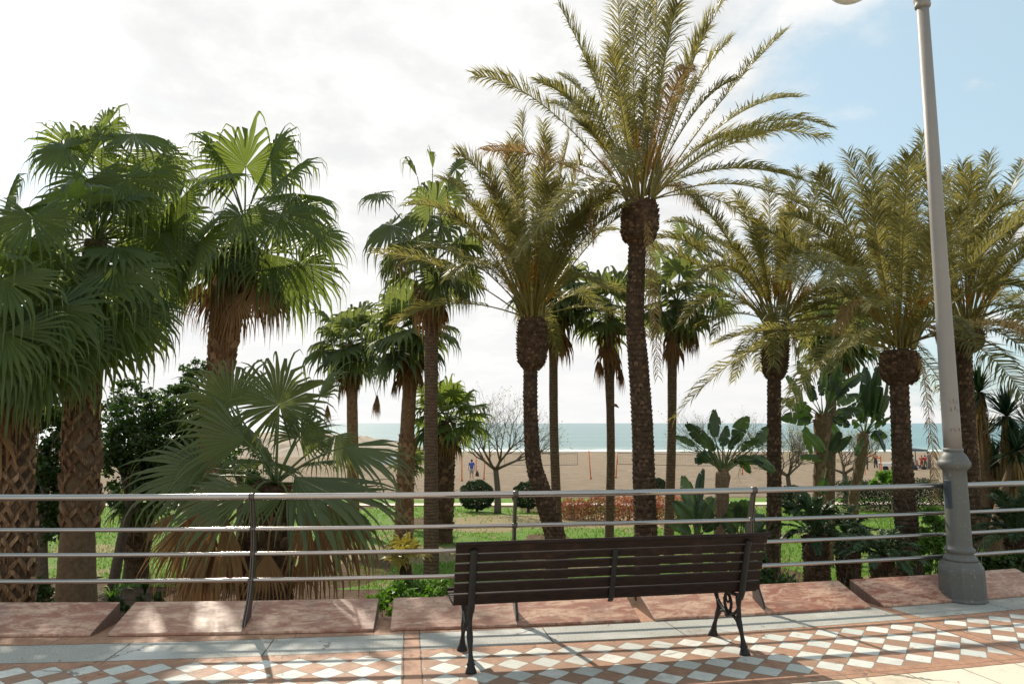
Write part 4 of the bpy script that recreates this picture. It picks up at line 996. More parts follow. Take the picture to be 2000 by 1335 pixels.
fan_palm('fan_palm', 'fan palm with thin pole trunk hidden behind the date palm with the bent foot', 20, (1082, 575), [(1083, 640, 26), (1081, 700, 17), (1082, 850, 17), (1088, 1010, 19)], rnd=(22, 50, 66, -45, 80, 18), skirt_=(26, 110, 66, .3), seed=51, tmat=M_RING, group=GT, mats=[M_FANF, M_PETG, M_DEAD])
fan_palm('fan_palm', 'slender fan palm with small crown, between the bent date palm and the tallest', 20, (1190, 610), [(1190, 650, 22), (1190, 720, 20), (1192, 800, 16), (1193, 900, 16), (1190, 1050, 18)], rnd=(20, 56, 58, -45, 82, 18), skirt_=(12, 150, 46, .3), seed=57, tmat=M_RING, group=GT, mats=[M_FANF, M_PETG, M_DEAD], hang=((1170, 700, 55), (1212, 720, 45)))
fan_palm('fan_palm', 'slender fan palm just right of the tallest palm, dead leaves hanging from thin stalks', 19, (1322, 590), [(1316, 640, 30), (1313, 720, 18), (1312, 850, 17), (1306, 1045, 20)],
    [(1355, 480, 60, 80, .4, 0), (1335, 455, 55, 100, .5, .2), (1390, 520, 75, -40, .5, .2), (1400, 580, 75, -65, .6, 0), (1290, 500, 60, 120, .5, 0)],
    rnd=(17, 58, 60, -45, 80, 18), skirt_=(14, 120, 55, .25), seed=61, tmat=M_RING, group=GT, mats=[M_FANF, M_PETG, M_DEAD], hang=((1345, 640, 50), (1360, 645, 55)))
fan_palm('fan_palm', 'fan palm behind the paddle leaf plants, its drooping crown under the date palm fronds', 22, (1632, 655), [(1630, 700, 32), (1624, 760, 20), (1622, 880, 19), (1620, 1000, 20)], rnd=(26, 56, 64, -50, 75, 18), skirt_=(20, 80, 50, .4), seed=67, tmat=M_RING, group=GT, mats=[M_FANF, M_PETG, M_DEAD], hang=((1665, 660, 50), (1700, 640, 60), (1598, 650, 50)))

# ---------------------------------------------------------------- other planting
def leafy(mb, blobs, n, size, r, flat=.5, shell=.75):
    """n leaves spread through the blobs [(centre, (rx, ry, rz))], clumped"""
    wsum = [b[1][0]*b[1][1]*b[1][2] for b in blobs]; tot = sum(wsum)
    for (c, rd), w_ in zip(blobs, wsum):
        k = int(n*w_/tot); cl = []
        for _ in range(max(5, k//60)):
            d = V((r.gauss(0, 1), r.gauss(0, 1), r.gauss(0, 1))).normalized()*(r.random()**.33)
            cl.append((V((d.x*rd[0], d.y*rd[1], d.z*rd[2])), r.uniform(.14, .30)*max(rd), r.uniform(-.2, .2)))
        for _ in range(k):
            cc, cr, ct = r.choice(cl); d = V((r.gauss(0, 1), r.gauss(0, 1), r.gauss(0, 1))).normalized()*cr*r.uniform(.3, 1)
            p = c+cc+d; a = V((r.gauss(0, 1), r.gauss(0, 1), r.gauss(-.2, .7))).normalized(); b = a.orthogonal().normalized(); q = a.cross(b); an = r.uniform(0, 2*PI); b = b*math.cos(an)+q*math.sin(an)
            s = size*r.uniform(.6, 1.3); mb.tint = max(0, min(1, .45+ct+r.uniform(-.3, .3)))
            i = [mb.vert(p), mb.vert(p+a*s*.5+b*s*flat*.5), mb.vert(p+a*s), mb.vert(p+a*s*.5-b*s*flat*.5)]; mb.face(i)
def branch(mb, p, d, L, rad, lvl, r, up=.15, tips=None, spread=.6, n=3):
    pts = [p]; rr = [rad]; k = 4; dd = d
    for i in range(k):
        dd = (dd+V((r.uniform(-.22, .22), r.uniform(-.22, .22), r.uniform(-.12, .12)+up*.3))).normalized(); pts.append(pts[-1]+dd*L/k); rr.append(rad*(1-.42*(i+1)/k))
    mb.tint = r.random()*.5; mb.tube(pts, rr, 7 if lvl > 2 else (5 if lvl > 1 else 3), cap=lvl > 1)
    if lvl <= 0:
        if tips is not None: tips.append(pts[-1])
        return
    for i in range(n):
        a = r.uniform(0, 2*PI); o = dd.orthogonal().normalized(); q = dd.cross(o); s = o*math.cos(a)+q*math.sin(a)
        nd = (dd+s*r.uniform(.5, 1.2)*spread+UP*up).normalized(); j = 4 if i < 2 else r.choice((2, 3))
        branch(mb, pts[j], nd, L*r.uniform(.62, .85), rr[j]*r.uniform(.6, .8), lvl-1, r, up, tips, spread, n)

def broad_tree(label, y, base, blobs, n, seed, size=.10):
    r = random.Random(seed); b = at(base[0], base[1], y); g = gz(b.x, y); T = thing('broadleaf_tree', (b.x, y, g), label, 'tree', 'dark broadleaf trees on the left')
    bl = [(at(u, v, y+dy), (px(ru, y), px(ru, y)*.8, px(rv, y))) for u, v, ru, rv, dy in blobs]
    mb = MB(); top = bl[0][0]
    p0 = V((b.x, y, g-.05)); p1 = p0.lerp(top, .45)+V((r.uniform(-.15, .15), 0, 0))
    pp, rr = smoothpts([p0, p1, top], [.11, .09, .05], 5); mb.tube(pp, rr, 10)
    for c, rd in bl:
        for _ in range(5): branch(mb, p1.lerp(top, r.uniform(0, .5)), (c-p1+V((r.uniform(-.5, .5), r.uniform(-.5, .5), r.uniform(-.3, .3)))).normalized(), (c-p1).length*.36, .045, 2, r, .05, None, .6, 2)
    mb.build('trunk', M_BRANCH, T, True)
    mb = MB(); leafy(mb, bl, n, size, r, .55); mb.build('crown', M_BUSH, T)
broad_tree('dark broadleaf tree filling the gap right of the second fan palm', 15, (225, 1050), [(290, 850, 95, 75, 0), (250, 780, 55, 45, .3), (360, 800, 60, 55, .5), (330, 920, 90, 60, 0), (240, 930, 60, 60, -.3), (400, 870, 60, 70, .8)], 15000, 71, .11)
broad_tree('dark broadleaf tree between the two leftmost fan palms', 13, (95, 1080), [(92, 930, 48, 80, 0), (100, 830, 45, 50, .3), (80, 1030, 45, 40, 0)], 6500, 73, .10)
broad_tree('taller thin broadleaf tree rising beside the trunk of the third fan palm', 19, (385, 1000), [(385, 745, 45, 48, 0), (350, 800, 55, 50, .5), (430, 800, 45, 60, .6), (400, 850, 60, 60, .3)], 7000, 79, .11)
broad_tree('distant broadleaf tree behind the low wide fan palm', 22, (470, 1000), [(470, 900, 50, 60, 0), (500, 960, 50, 40, .5)], 3000, 83, .12)
fan_palm('stubby_palm', 'stubby young palm with a thick dark trunk on the left lawn', 16, (272, 985), [(272, 1000, 36), (272, 1040, 50), (268, 1075, 40), (266, 1122, 46)], rnd=(16, 26, 52, -20, 80, 18), seed=87, tmat=M_BOOTD, bootspec=(990, 1100, .07, 10, .04, M_BOOTD), mats=[M_FAN, M_PETG, M_DEAD])

def bare_tree(label, y, base, top_v, seed, leafn=0, spread=.62, wid=.14, fork=.30, n=4, lv=5, lean=0):
    r = random.Random(seed); b = at(base[0], base[1], y); g = gz(b.x, y); b.z = g-.05; hh = at(base[0], top_v, y).z-g
    T = thing('bare_tree', (b.x, y, g), label, 'tree', 'leafless spreading trees by the beach path'); mb = MB(); f = b+V((lean, 0, hh*fork)); tips = []
    pp, rr = smoothpts([b, b.lerp(f, .5)+V((.05, 0, 0)), f], [wid*1.3, wid, wid*.92], 4); mb.tube(pp, rr, 10)
    for i in range(5):
        a = i*2*PI/5+r.uniform(-.3, .3); branch(mb, f, V((math.cos(a), math.sin(a)*.8, r.uniform(.25, .9))).normalized(), hh*.25, wid*.55, lv-1, r, .11, tips, spread+.12, n)
    mb.build('trunk', M_BRANCH, T, True)
    if leafn:
        mb = MB(); mb.tint = .5
        for _ in range(leafn):
            p = r.choice(tips)+V((r.gauss(0, .05), r.gauss(0, .05), r.gauss(0, .05))); a = V((r.gauss(0, 1), r.gauss(0, 1), r.gauss(0, 1))).normalized()*.08; q = a.orthogonal().normalized()*.03; mb.tint = r.random()
            mb.face([mb.vert(p), mb.vert(p+a*.5+q), mb.vert(p+a), mb.vert(p+a*.5-q)])
        mb.build('buds', M_OLIVE, T)['kind'] = 'stuff'
bare_tree('leafless tree on the lawn right of the round clipped bush, branches against the sea', 35, (972, 995), 762, 91, 500, fork=.36, wid=.14, lean=-.1)
bare_tree('leafless tree behind the front paddle leaf plant, twigs above the sea', 36, (1418, 990), 768, 93, 300, fork=.36, wid=.12)
bare_tree('leafless tree right of the slim dark date palm trunk', 36, (1541, 985), 830, 97, 800, fork=.42, wid=.12)
bare_tree('leafless budding tree farthest to the right, just left of the leaning paddle leaf trunk', 42, (1652, 975), 810, 99, 1500, fork=.35, wid=.15)

def ball_bush(label, y, u, v, rp, seed, vs=.9):
    r = random.Random(seed); c = at(u, v, y); rd = px(rp, y); g = gz(c.x, y); T = thing('clipped_bush', (c.x, y, g), label, 'bush', 'round clipped bushes by the path')
    mb = MB()
    for _ in range(11000):
        d = V((r.gauss(0, 1), r.gauss(0, 1), r.gauss(0, 1))).normalized(); n_ = 1+.05*math.sin(d.x*9+d.z*7)+.04*math.sin(d.y*11+d.z*5)
        sq = 1-.10*abs(d.z)**3; p = c+V((d.x, d.y, d.z*vs))*rd*n_*sq*r.uniform(.84, 1.0)
        if p.z < g: p.z = g+r.random()*.1
        a = (d*.6+V((r.gauss(0, 1), r.gauss(0, 1), r.gauss(0, 1))).normalized()).normalized(); q = a.orthogonal().normalized(); s = r.uniform(.03, .065)*(rd/.8+.3); mb.tint = r.random()
        mb.face([mb.vert(p-q*s*.35), mb.vert(p+a*s*.5-q*s*.0), mb.vert(p+q*s*.35), mb.vert(p-a*s*.5)])
    mb.build('foliage', M_BALL, T)
    mb = MB(); mb.tube([V((c.x, y, g-.05)), c-UP*rd*.2], [.08, .06], 8); mb.build('trunk', M_BRANCH, T)
ball_bush('round clipped bush left of the leafless lawn tree', 36, 932, 966, 34, 1)
ball_bush('round clipped bush half behind the bent date palm', 36, 1032, 966, 31, 2)
ball_bush('small round clipped bush just right of the tallest palm trunk', 39, 1285, 948, 18, 3)
ball_bush('round clipped bush beside the slim dark date palm trunk', 36, 1550, 972, 29, 4)

def hedge(name, label, y, u0, u1, v0, v1, depth, mat, n, size, seed, cat='hedge', flat=.5, twig=None):
    r = random.Random(seed); a = at(u0, v1, y); b = at(u1, v1, y); top = at(u0, v0, y).z; g = gz((a.x+b.x)/2, y)
    T = thing(name, ((a.x+b.x)/2, y, g), label, cat); mb = MB()
    for _ in range(n):
        x = r.uniform(a.x, b.x); hh = top+.12*math.sin(x*1.9)+.08*math.sin(x*5.1+1)+.06*math.sin(x*11)
        z = g+(hh-g)*r.random()**.7; yy = y+r.uniform(-depth, depth)*(1-.2*((z-g)/(hh-g))**3); p = V((x, yy, z))
        d = V((r.gauss(0, 1), r.gauss(0, 1), r.gauss(.3, 1))).normalized(); q = d.orthogonal().normalized(); s = size*r.uniform(.6, 1.3); mb.tint = max(0, min(1, .5+.25*math.sin(x*3)+r.uniform(-.4, .4)))
        mb.face([mb.vert(p), mb.vert(p+d*s*.5+q*s*flat*.5), mb.vert(p+d*s), mb.vert(p+d*s*.5-q*s*flat*.5)])
    mb.build('foliage', mat, T)
    if twig:
        mb = MB()
        for _ in range(twig):
            x = r.uniform(a.x, b.x); p = V((x, y+r.uniform(-depth, depth), g-.02)); branch(mb, p, V((r.uniform(-.4, .4), r.uniform(-.3, .3), 1)).normalized(), (top-g)*.5, .018, 1, r, .2, None, .7, 3)
        mb.build('twigs', M_BRANCH, T)
    return T
hedge('red_hedge', 'loose red leaved hedge on the far lawn behind the bench', 31.5, 1096, 1392, 972, 1022, .55, M_RED, 10000, .095, 5, twig=90)
hedge('clipped_hedge', 'dark clipped hedge on the right lawn in front of the beach', 37, 1640, 1868, 940, 985, .7, M_BALL, 15000, .105, 6)

def bush(name, label, y, blobs, n, mat, size, seed, cat='bush', group=None, flat=.55):
    r = random.Random(seed); bl = [(at(u, v, y+dy), (px(ru, y), px(ru, y)*.8, px(rv, y))) for u, v, ru, rv, dy in blobs]; c = bl[0][0]; g = gz(c.x, y)
    T = thing(name, (c.x, y, g), label, cat, group); mb = MB(); leafy(mb, bl, n, size, r, flat); mb.build('foliage', mat, T)
    mb = MB()
    for c2, rd in bl:
        for _ in range(4):
            branch(mb, V((c2.x+r.uniform(-.1, .1), c2.y, g-.03)), (V((r.uniform(-.3, .3), r.uniform(-.3, .3), 1))).normalized(), max(.1, (c2.z-g)*.8), .014, 1, r, .1, None, .5, 2)
    mb.build('stems', M_BRANCH, T)
    return T
bush('leafy_shrub', 'bright green shrub poking over the dark hedge', 34, [(1738, 935, 28, 18, 0), (1715, 950, 20, 14, .3), (1770, 950, 18, 12, 0)], 1800, M_LIME, .16, 11)
bush('leafy_shrub', 'yellow green shrub between the stout date palm and the lamp', 12.5, [(1815, 1015, 26, 28, 0), (1828, 1065, 28, 32, -.3), (1800, 1095, 24, 24, 0)], 2300, M_LIME, .085, 12)
bush('leafy_shrub', 'green shrub right of the lamp foot behind the wall', 11, [(1935, 1095, 36, 20, 0), (1985, 1100, 34, 18, .3)], 1800, M_BUSH, .08, 13)
bush('ground_cover', 'low bright green ground cover round the young yellow palm', 9.6, [(795, 1165, 62, 32, 0), (750, 1180, 34, 26, .2), (850, 1160, 36, 26, .2)], 3400, M_LIME, .065, 14, 'plants')
bush('ground_cover', 'low green ground cover behind the right end of the bench', 10, [(1490, 1140, 46, 26, 0), (1545, 1150, 40, 20, .3), (1450, 1120, 30, 34, .4), (1475, 1090, 20, 30, .2)], 3200, M_BUSH, .07, 15, 'plants')
bush('ground_cover', 'mixed green planting below the cycads', 10.5, [(1680, 1150, 40, 14, 0), (1625, 1155, 40, 12, .3), (1850, 1120, 30, 22, .4)], 900, M_BUSH, .075, 16, 'plants')
bush('ground_cover', 'low leafy plants at the foot of the leftmost palms', 11.5, [(95, 1155, 40, 22, 0), (235, 1180, 30, 16, .2), (300, 1165, 30, 10, .2)], 1500, M_BUSH, .075, 17, 'plants')

def strap_clump(label, y, u, v, lp, seed, n=34, mat=None):
    r = random.Random(seed); c = at(u, v, y); g = gz(c.x, y); base = V((c.x, y, max(g, c.z-px(lp, y)*.4))); base.z = g
    T = thing('strap_leaf_plant', base, label, 'plant', 'strap leaved clumps under the left palms'); mb = MB(); L = px(lp, y)
    for i in range(n):
        a = r.uniform(0, 2*PI); d = V((math.cos(a), math.sin(a), 0)); l = L*r.uniform(.7, 1.2); e = base+d*l*.75+UP*l*r.uniform(.2, .8); pts = bez(base, base+d*l*.25+UP*l*.85, e, 5); q = UP.cross(d)*.016; mb.tint = r.random(); pv = None
        for k, p in enumerate(pts):
            w_ = q*(1-.85*(k/5)**2); cur = (mb.vert(p-w_), mb.vert(p+w_))
            if pv: mb.face((pv[0], pv[1], cur[1], cur[0]))
            pv = cur
    mb.build('leaves', mat or M_LIME, T)
strap_clump('strap leaved clump between the two leftmost palm trunks', 12, 100, 1120, 62, 1)
strap_clump('strap leaved clump right behind the gap in the marble wall', 9.5, 210, 1165, 55, 2, 40)
strap_clump('strap leaved clump near the stubby young palm', 13.5, 222, 1112, 50, 3)
strap_clump('strap leaved clump at the foot of the stubby young palm', 14.5, 285, 1120, 40, 4, mat=M_BUSH)

# paddle leaved plants (bird of paradise trees)
def c8(x, y): return (1300+x*.412, 650+y*.412)
def paddle(mb, hubp, a, b, wd, r, tint, torn=.5):
    mb.tint = tint; mb.tube(bez(hubp, (hubp+a)*.5+UP*(a-hubp).length*.08, a, 6), [.028, .026, .022, .018, .014, .012, .010], 6, 1)
    L = (b-a).length; ax = (b-a).normalized(); side = ax.cross(V((r.uniform(-.5, .5), -1, r.uniform(-.3, .3)))).normalized(); nn = side.cross(ax)
    pts = bez(a, (a+b)*.5+nn*L*r.uniform(-.12, .12)+UP*L*r.uniform(.05, .16), b, 24); mb.tube(pts, [.010*(1-.8*i/24) for i in range(25)], 4, 1)
    for s in (-1, 1):
        fold = r.uniform(-.5, .6); k = 0; lift = 0
        while k < 24:
            m_ = r.randint(2, 6) if r.random() < torn else r.randint(5, 10); e = min(24, k+m_); gap = r.uniform(.0, .35) if torn > .3 else 0; dr = r.uniform(0, .8)*torn; tl = tint+r.uniform(-.12, .12); pv = None; fv = r.uniform(-.45, .35)*torn; wl = r.uniform(.82, 1.05)
            for j in range(k, e+1):
                u = j/24; w_ = wd*(math.sin(PI*min(1, .06+u*.92))**.55)*(1-.25*u)
                p = pts[j]; so = (side*s+nn*(fold+fv)).normalized(); shift = ax*L*.05*1; q1 = p+so*w_*.55+shift*.5+nn*.02; q2 = p+(so-UP*dr*1.2).normalized()*w_*wl+shift*(1 if j < e else 1-gap)
                if j == k: q2 = q2+ax*L*.012
                mb.tint = max(0, min(1, tl)); cur = (mb.vert(p), mb.vert(q1), mb.vert(q2))
                if pv: mb.face((pv[0], cur[0], cur[1], pv[1])); mb.face((pv[1], cur[1], cur[2], pv[2]))
                pv = cur
            k = e
def paddle_plant(label, y, hub, trunk_px, blades, seed, torn=.5, conv=c8):
    r = random.Random(seed); hp = at(*conv(*hub), y); tp = [at(*conv(u, v), y) for u, v, _ in trunk_px]; tr = [px(w_*.412, y)/2 for _, _, w_ in trunk_px]
    b = tp[-1]; g = gz(b.x, y); 
    if b.z > g: tp.append(V((b.x, y, g-.08))); tr.append(tr[-1])
    T = thing('paddle_leaf_plant', (b.x, y, g), label, 'plant', 'plants with big paddle shaped leaves')
    mb = MB(); pp, rr = smoothpts([hp]+tp, [tr[0]*.7]+tr, 5); trunk(mb, pp, rr, 12, 0, .06, r); boots(mb, list(reversed(pp)), list(reversed(rr)), .16, 5, r, .02, long=1.5); mb.build('trunk', M_FIBER, T)
    mb = MB()
    for q in blades:
        x0, y0, x1, y1, w_ = q[:5]; dd = q[5] if len(q) > 5 else r.uniform(-.5, .5); paddle(mb, hp-UP*.1, at(*conv(x0, y0), y+dd*.6), at(*conv(x1, y1), y+dd), px(w_*.412, y)*.60, r, r.uniform(.0, .9), torn)
    mb.build('leaves', [M_BANANA, M_PETG], T)
paddle_plant('paddle leaf plant with a short trunk and whole leaves, right behind the bench end', 13, (272, 640), [(272, 680, 62), (265, 760, 48), (262, 900, 45), (258, 1000, 50)],
    [(232, 495, 232, 365, 62), (325, 520, 390, 395, 70), (205, 545, 100, 430, 66), (140, 535, 42, 488, 40), (425, 540, 480, 448, 60), (405, 580, 515, 655, 62), (210, 610, 165, 575, 60), (195, 560, 150, 620, 55), (270, 540, 290, 440, 50), (360, 560, 440, 500, 50), (350, 600, 400, 660, 44), (300, 550, 350, 480, 40), (230, 560, 190, 490, 40), (310, 600, 460, 620, 40), (330, 600, 420, 600, 40), (240, 600, 200, 560, 40)], 1, .55)
paddle_plant('paddle leaf plant with tall trunk, right of the slim dark date palm', 19, (745, 385), [(745, 430, 78), (740, 520, 60), (730, 650, 46), (722, 860, 44)],
    [(700, 330, 628, 133, 60), (738, 300, 752, 165, 50), (785, 280, 825, 140, 60), (810, 300, 935, 196, 60), (650, 330, 573, 205, 56), (690, 372, 548, 312, 70), (690, 415, 548, 405, 66), (810, 340, 925, 290, 60), (805, 385, 935, 372, 64), (800, 320, 880, 220, 56), (660, 440, 690, 570, 46), (790, 400, 870, 440, 50), (715, 320, 670, 220, 50), (800, 260, 860, 190, 50), (770, 330, 800, 230, 60), (700, 400, 600, 360, 50), (830, 420, 900, 330, 50), (760, 420, 830, 500, 46)], 2, .75)
paddle_plant('paddle leaf plant on a leaning trunk, left of the stout date palm', 20, (940, 470), [(932, 520, 50), (918, 640, 42), (890, 800, 40)],
    [(950, 390, 948, 165, 66), (985, 410, 1003, 165, 66), (1010, 390, 1050, 210, 60), (990, 450, 1070, 400, 60), (970, 490, 1050, 490, 56), (940, 430, 930, 300, 56), (975, 430, 1020, 260, 56), (905, 450, 885, 410, 46), (1000, 420, 1060, 300, 60), (960, 400, 975, 230, 60), (920, 420, 925, 320, 50), (1000, 460, 1040, 560, 50), (930, 500, 900, 580, 40)], 3, .7)
paddle_plant('low paddle leaf clump left of the bench end, leaves rising from the ground', 12.2, (150, 960), [(150, 980, 40), (150, 1010, 40)],
    [(130, 860, 85, 680, 70), (160, 850, 180, 650, 70), (130, 900, 40, 800, 80), (170, 900, 225, 780, 80), (150, 880, 130, 740, 80), (120, 950, 20, 900, 70), (180, 940, 260, 880, 60), (150, 920, 150, 800, 90)], 4, .3)
paddle_plant('low paddle leaf clump with broad dull leaves behind the bench end', 11.6, (350, 1000), [(350, 1020, 36), (350, 1050, 36)],
    [(340, 920, 320, 800, 80), (370, 920, 400, 800, 90), (380, 950, 470, 870, 80), (330, 950, 280, 860, 80), (400, 960, 500, 960, 70), (360, 900, 370, 790, 80)], 5, .2)
paddle_plant('small bright paddle leaf sprout beside the tall torn one', 18, (770, 600), [(770, 700, 26), (770, 860, 26)],
    [(780, 560, 830, 470, 50), (760, 570, 650, 460, 50), (790, 570, 880, 490, 44), (750, 600, 640, 590, 40), (740, 760, 760, 690, 60)], 6, .5)

# cycads
def cycad(label, y, hub, n, lp, seed, trunk_w=40, hi=80):
    r = random.Random(seed); hp = at(hub[0], hub[1], y); g = gz(hp.x, y); T = thing('cycad', (hp.x, y, g), label, 'plant', 'cycads planted behind the wall'); w_ = px(trunk_w, y)/2
    mb = MB(); pp = [hp.lerp(V((hp.x, y, g-.05)), i/5) for i in range(6)]; pp.reverse(); mb.tube(pp, [w_]*6, 14); boots(mb, pp, [w_]*6, .06, 11, r, .03); mb.build('trunk', M_BOOTD, T)
    mb = MB(); L = px(lp, y)
    for i in range(n):
        el = R(lerp(hi, -5, (i+.5)/n)); a = i*2.39996; d = V((math.cos(a)*math.cos(el), math.sin(a)*math.cos(el), math.sin(el))); l = L*r.uniform(.8, 1.1)
        date_frond(mb, hp, hp+d*l-UP*l*.22*math.cos(el), .20, r, .15*L/.75, 52, r.uniform(.3, .95), wleaf=.019, start=.12, vee=.3, rad=.011)
    mb.build('fronds', [M_CYCAD, M_PETG, M_DEAD], T)
cycad('larger dark cycad with two trunks worth of fronds, nearest the bench', 12.5, (1592, 1045), 30, 88, 1, 44)
cycad('cycad with stiff upright fronds, close behind the largest one', 13, (1655, 1062), 24, 72, 2, 40)
cycad('low cycad with pale arching fronds left of the stout date palm', 11, (1722, 1082), 24, 84, 3, 40, 55)
cycad('cycad at the right edge behind the rails', 12, (1988, 1050), 28, 100, 4, 40)

# yucca tree
def yucca(label, y, heads, base, seed):
    r = random.Random(seed); b = at(base[0], base[1], y); g = gz(b.x, y); b.z = g-.05; T = thing('yucca_tree', (b.x, y, g), label, 'tree'); mb = MB(); hs = [at(u, v, y+dd) for u, v, rp, dd in heads]
    for i, h_ in enumerate(hs):
        bb = b+V((r.uniform(-.8, .6), 0, 0)); pp, rr = smoothpts([bb, bb.lerp(h_, .5)+V((r.uniform(-.2, .2), 0, 0)), h_], [.15, .12, .08], 6); mb.tube(pp, rr, 10)
    mb.build('trunk', M_FIBER, T, True)
    mb = MB(); md = MB()
    for h_, (u, v, rp, dd) in zip(hs, heads):
        L = px(rp, y)
        for i in range(130):
            el = R(r.uniform(-50, 88)); a = r.uniform(0, 2*PI); d = V((math.cos(a)*math.cos(el), math.sin(a)*math.cos(el), math.sin(el))); l = L*r.uniform(.75, 1.1); q = d.cross(UP+V((.01, .02, 0))).normalized()*.024; m1 = h_+d*l*.5; e = h_+(d-UP*.12).normalized()*l; mb.tint = r.random()
            i0 = [mb.vert(h_-q*.6), mb.vert(h_+q*.6), mb.vert(m1+q), mb.vert(m1-q), mb.vert(e)]; mb.face(i0[:4]); mb.face((i0[3], i0[2], i0[4]))
        for i in range(150):
            a = r.uniform(0, 2*PI); o = V((math.cos(a), math.sin(a), 0)); s0 = h_-UP*r.uniform(.1, 1.5)*L; l = L*r.uniform(.6, 1.0); e = s0+o*l*r.uniform(.1, .4)-UP*l; q = UP.cross(o)*.02; md.tint = r.random(); s1 = s0+o*.10
            md.face([md.vert(s1-q), md.vert(s1+q), md.vert(e)])
    mb.build('crown', M_YUCCA, T); md.build('dead_leaves', M_DEADY, T)
yucca('dark spiky yucca tree with a straw skirt at the right edge', 15.5, [(1912, 765, 62, 0), (1966, 812, 68, -.4), (1925, 850, 62, .5), (2010, 830, 70, .3), (1985, 880, 60, -.6), (1940, 900, 50, .2)], (1965, 1010), 3)

# young yellow palm by the wall
fan_palm('young_palm', 'young palm with yellow orange leaves behind the wall, left of the bench', 10.2, (788, 1088), [(792, 1106, 18), (795, 1140, 22), (799, 1180, 26)],
    rnd=(10, 30, 30, -5, 80, 9), seed=77, tmat=M_BOOTD, bootspec=(1100, 1200, .05, 8, .02, M_BOOTD), mats=[leafmat('yellowing_leaf', (.22, .13, .02), (.30, .32, .05), (.42, .34, .04), .5, .4), M_PET, M_DEAD], droop=.3)
r_ = random.Random(6)
T = thing('small_palm', (at(770, 900, 27).x, 27, gz(0, 27)), 'small green palm at the edge of the sand behind the shaggy fan palm', 'palm tree')
mb = MB(); hp_ = at(800, 905, 27); rand_fan_crown(mb, hp_, 16, px(22, 27), px(30, 27), r_, -20, 80, 14, .6, .4); mb.build('crown', [M_FANF, M_PET, M_DEAD], T)
mb = MB(); mb.tube([V((hp_.x, 27, gz(0, 27)-.05)), hp_], [.2, .16], 10); mb.build('trunk', M_BOOTD, T)

# ---------------------------------------------------------------- the beach
M_ORANGE = plain('orange_paint', (.62, .17, .04), .5, 0, .1, 6, .05)
M_ROPE = plain('dark_cord', (.05, .045, .04), .8, 0, .1, 6, .05)
M_CLOTH = plain('white_cloth', (.72, .71, .68), .9, 0, .05, 4, .1)
M_DK = plain('dark_cloth', (.03, .032, .045), .85, 0, .2, 6, .1)
def gsand(u, y): x = (u-1000)/F*y; return V((x, y, zground(x, y)))
def pole(u, v1, v0, label, lean=0):
    # foot at the pixel v1 on the sand
    y = 63.0
    for _ in range(20):
        q = at(u, v1, y); y += (zground(q.x, y)-q.z)*-9 if False else 0
        y0, y1 = 44.0, 130.0
        break
    lo, hi = 44.0, 130.0
    for _ in range(40):
        md = (lo+hi)/2
        if at(u, v1, md).z < zground(0, md): hi = md
        else: lo = md
    y = lo; f = at(u, v1, y); t = at(u+lean, v0, y)
    T = thing('net_pole', f, label, 'pole', 'orange poles of the beach courts'); mb = MB()
    mb.tube([f-UP*.05, f.lerp(t, .5), t], [.055, .05, .05], 10); mb.build('pole_shaft', M_ORANGE, T, True)
    mb = MB(); mb.tube([f, f+UP*.25], .085, 10); mb.build('collar', M_ORANGE, T, True)
    return f, t
pA = pole(902, 939, 890, 'orange pole left of the person in blue')
pB = pole(930, 928, 892, 'orange pole right behind the person in blue')
pC = pole(945, 936, 893, 'orange pole between the person in blue and the leafless tree', 2)
pD = pole(1154, 935, 879, 'orange pole standing alone on the sand left of the slender fan palm', -4)
pE = pole(1203, 933, 884, 'orange pole at the left end of the right hand net', 3)
pF = pole(1450, 926, 884, 'orange pole at the far right end of the net behind the paddle leaf plant')
def net(name, label, a, b, drop, ropes=True):
    T = thing(name, a.lerp(b, .5)-UP*drop, label, 'net'); mb = MB()
    for f0, f1 in ((0, 0), (drop, drop)):
        mb.tube([a-UP*f0, a.lerp(b, .5)-UP*(f0+.04), b-UP*f1], .024, 5)
    mb.build('tape', M_ROPE, T)
    mb = MB(); n = 46
    for i in range(n+1):
        p = a.lerp(b, i/n); mb.tube([p, p-UP*drop], .0035 if 0 < i < n else .02, 3)
    for j in range(1, 7): mb.tube([a-UP*drop*j/7, b-UP*drop*j/7], .0035, 3)
    mb.build('mesh', M_ROPE, T); return T
yn = 62.0
net('beach_net', 'volleyball net left of the bent palm, its dark tapes across the sand', at(985, 885, yn), at(1128, 885, yn), .95)
net('beach_net', 'longer volleyball net from the orange pole towards the paddle leaf plant', pE[1], at(1448, 888, pE[1].y+1), 1.0)

# hill, rocks and tent far off on the left
M_HILL = stone('sandy_hill', (.30, .24, .18), (.44, .36, .27), (.22, .19, .16), .08, .95)
mb = MB(); idx = {}; hx = steps(-80, -14, 1.6); hy = steps(108, 150, 2.4); rh = random.Random(8)
for i, x in enumerate(hx):
    for j, y in enumerate(hy):
        e = max(0, 1-((x+42)/26)**2)**.6*max(0, 1-((y-130)/22)**2); z = -3.75+3.6*e+(.35*math.sin(x*1.3+y*.7)+.25*math.sin(x*2.9-y*1.7)+rh.uniform(-.25, .25))*min(1, e*4)*.5
        idx[i, j] = mb.vert((x, y, z))
for i in range(len(hx)-1):
    for j in range(len(hy)-1): mb.face((idx[i, j], idx[i+1, j], idx[i+1, j+1], idx[i, j+1]))
tag(mb.build('hill', M_HILL), kind='structure')
M_ROCK = stone('breakwater_rock', (.24, .21, .18), (.38, .34, .29), (.15, .13, .115), .9, .95)
rr_ = random.Random(2)
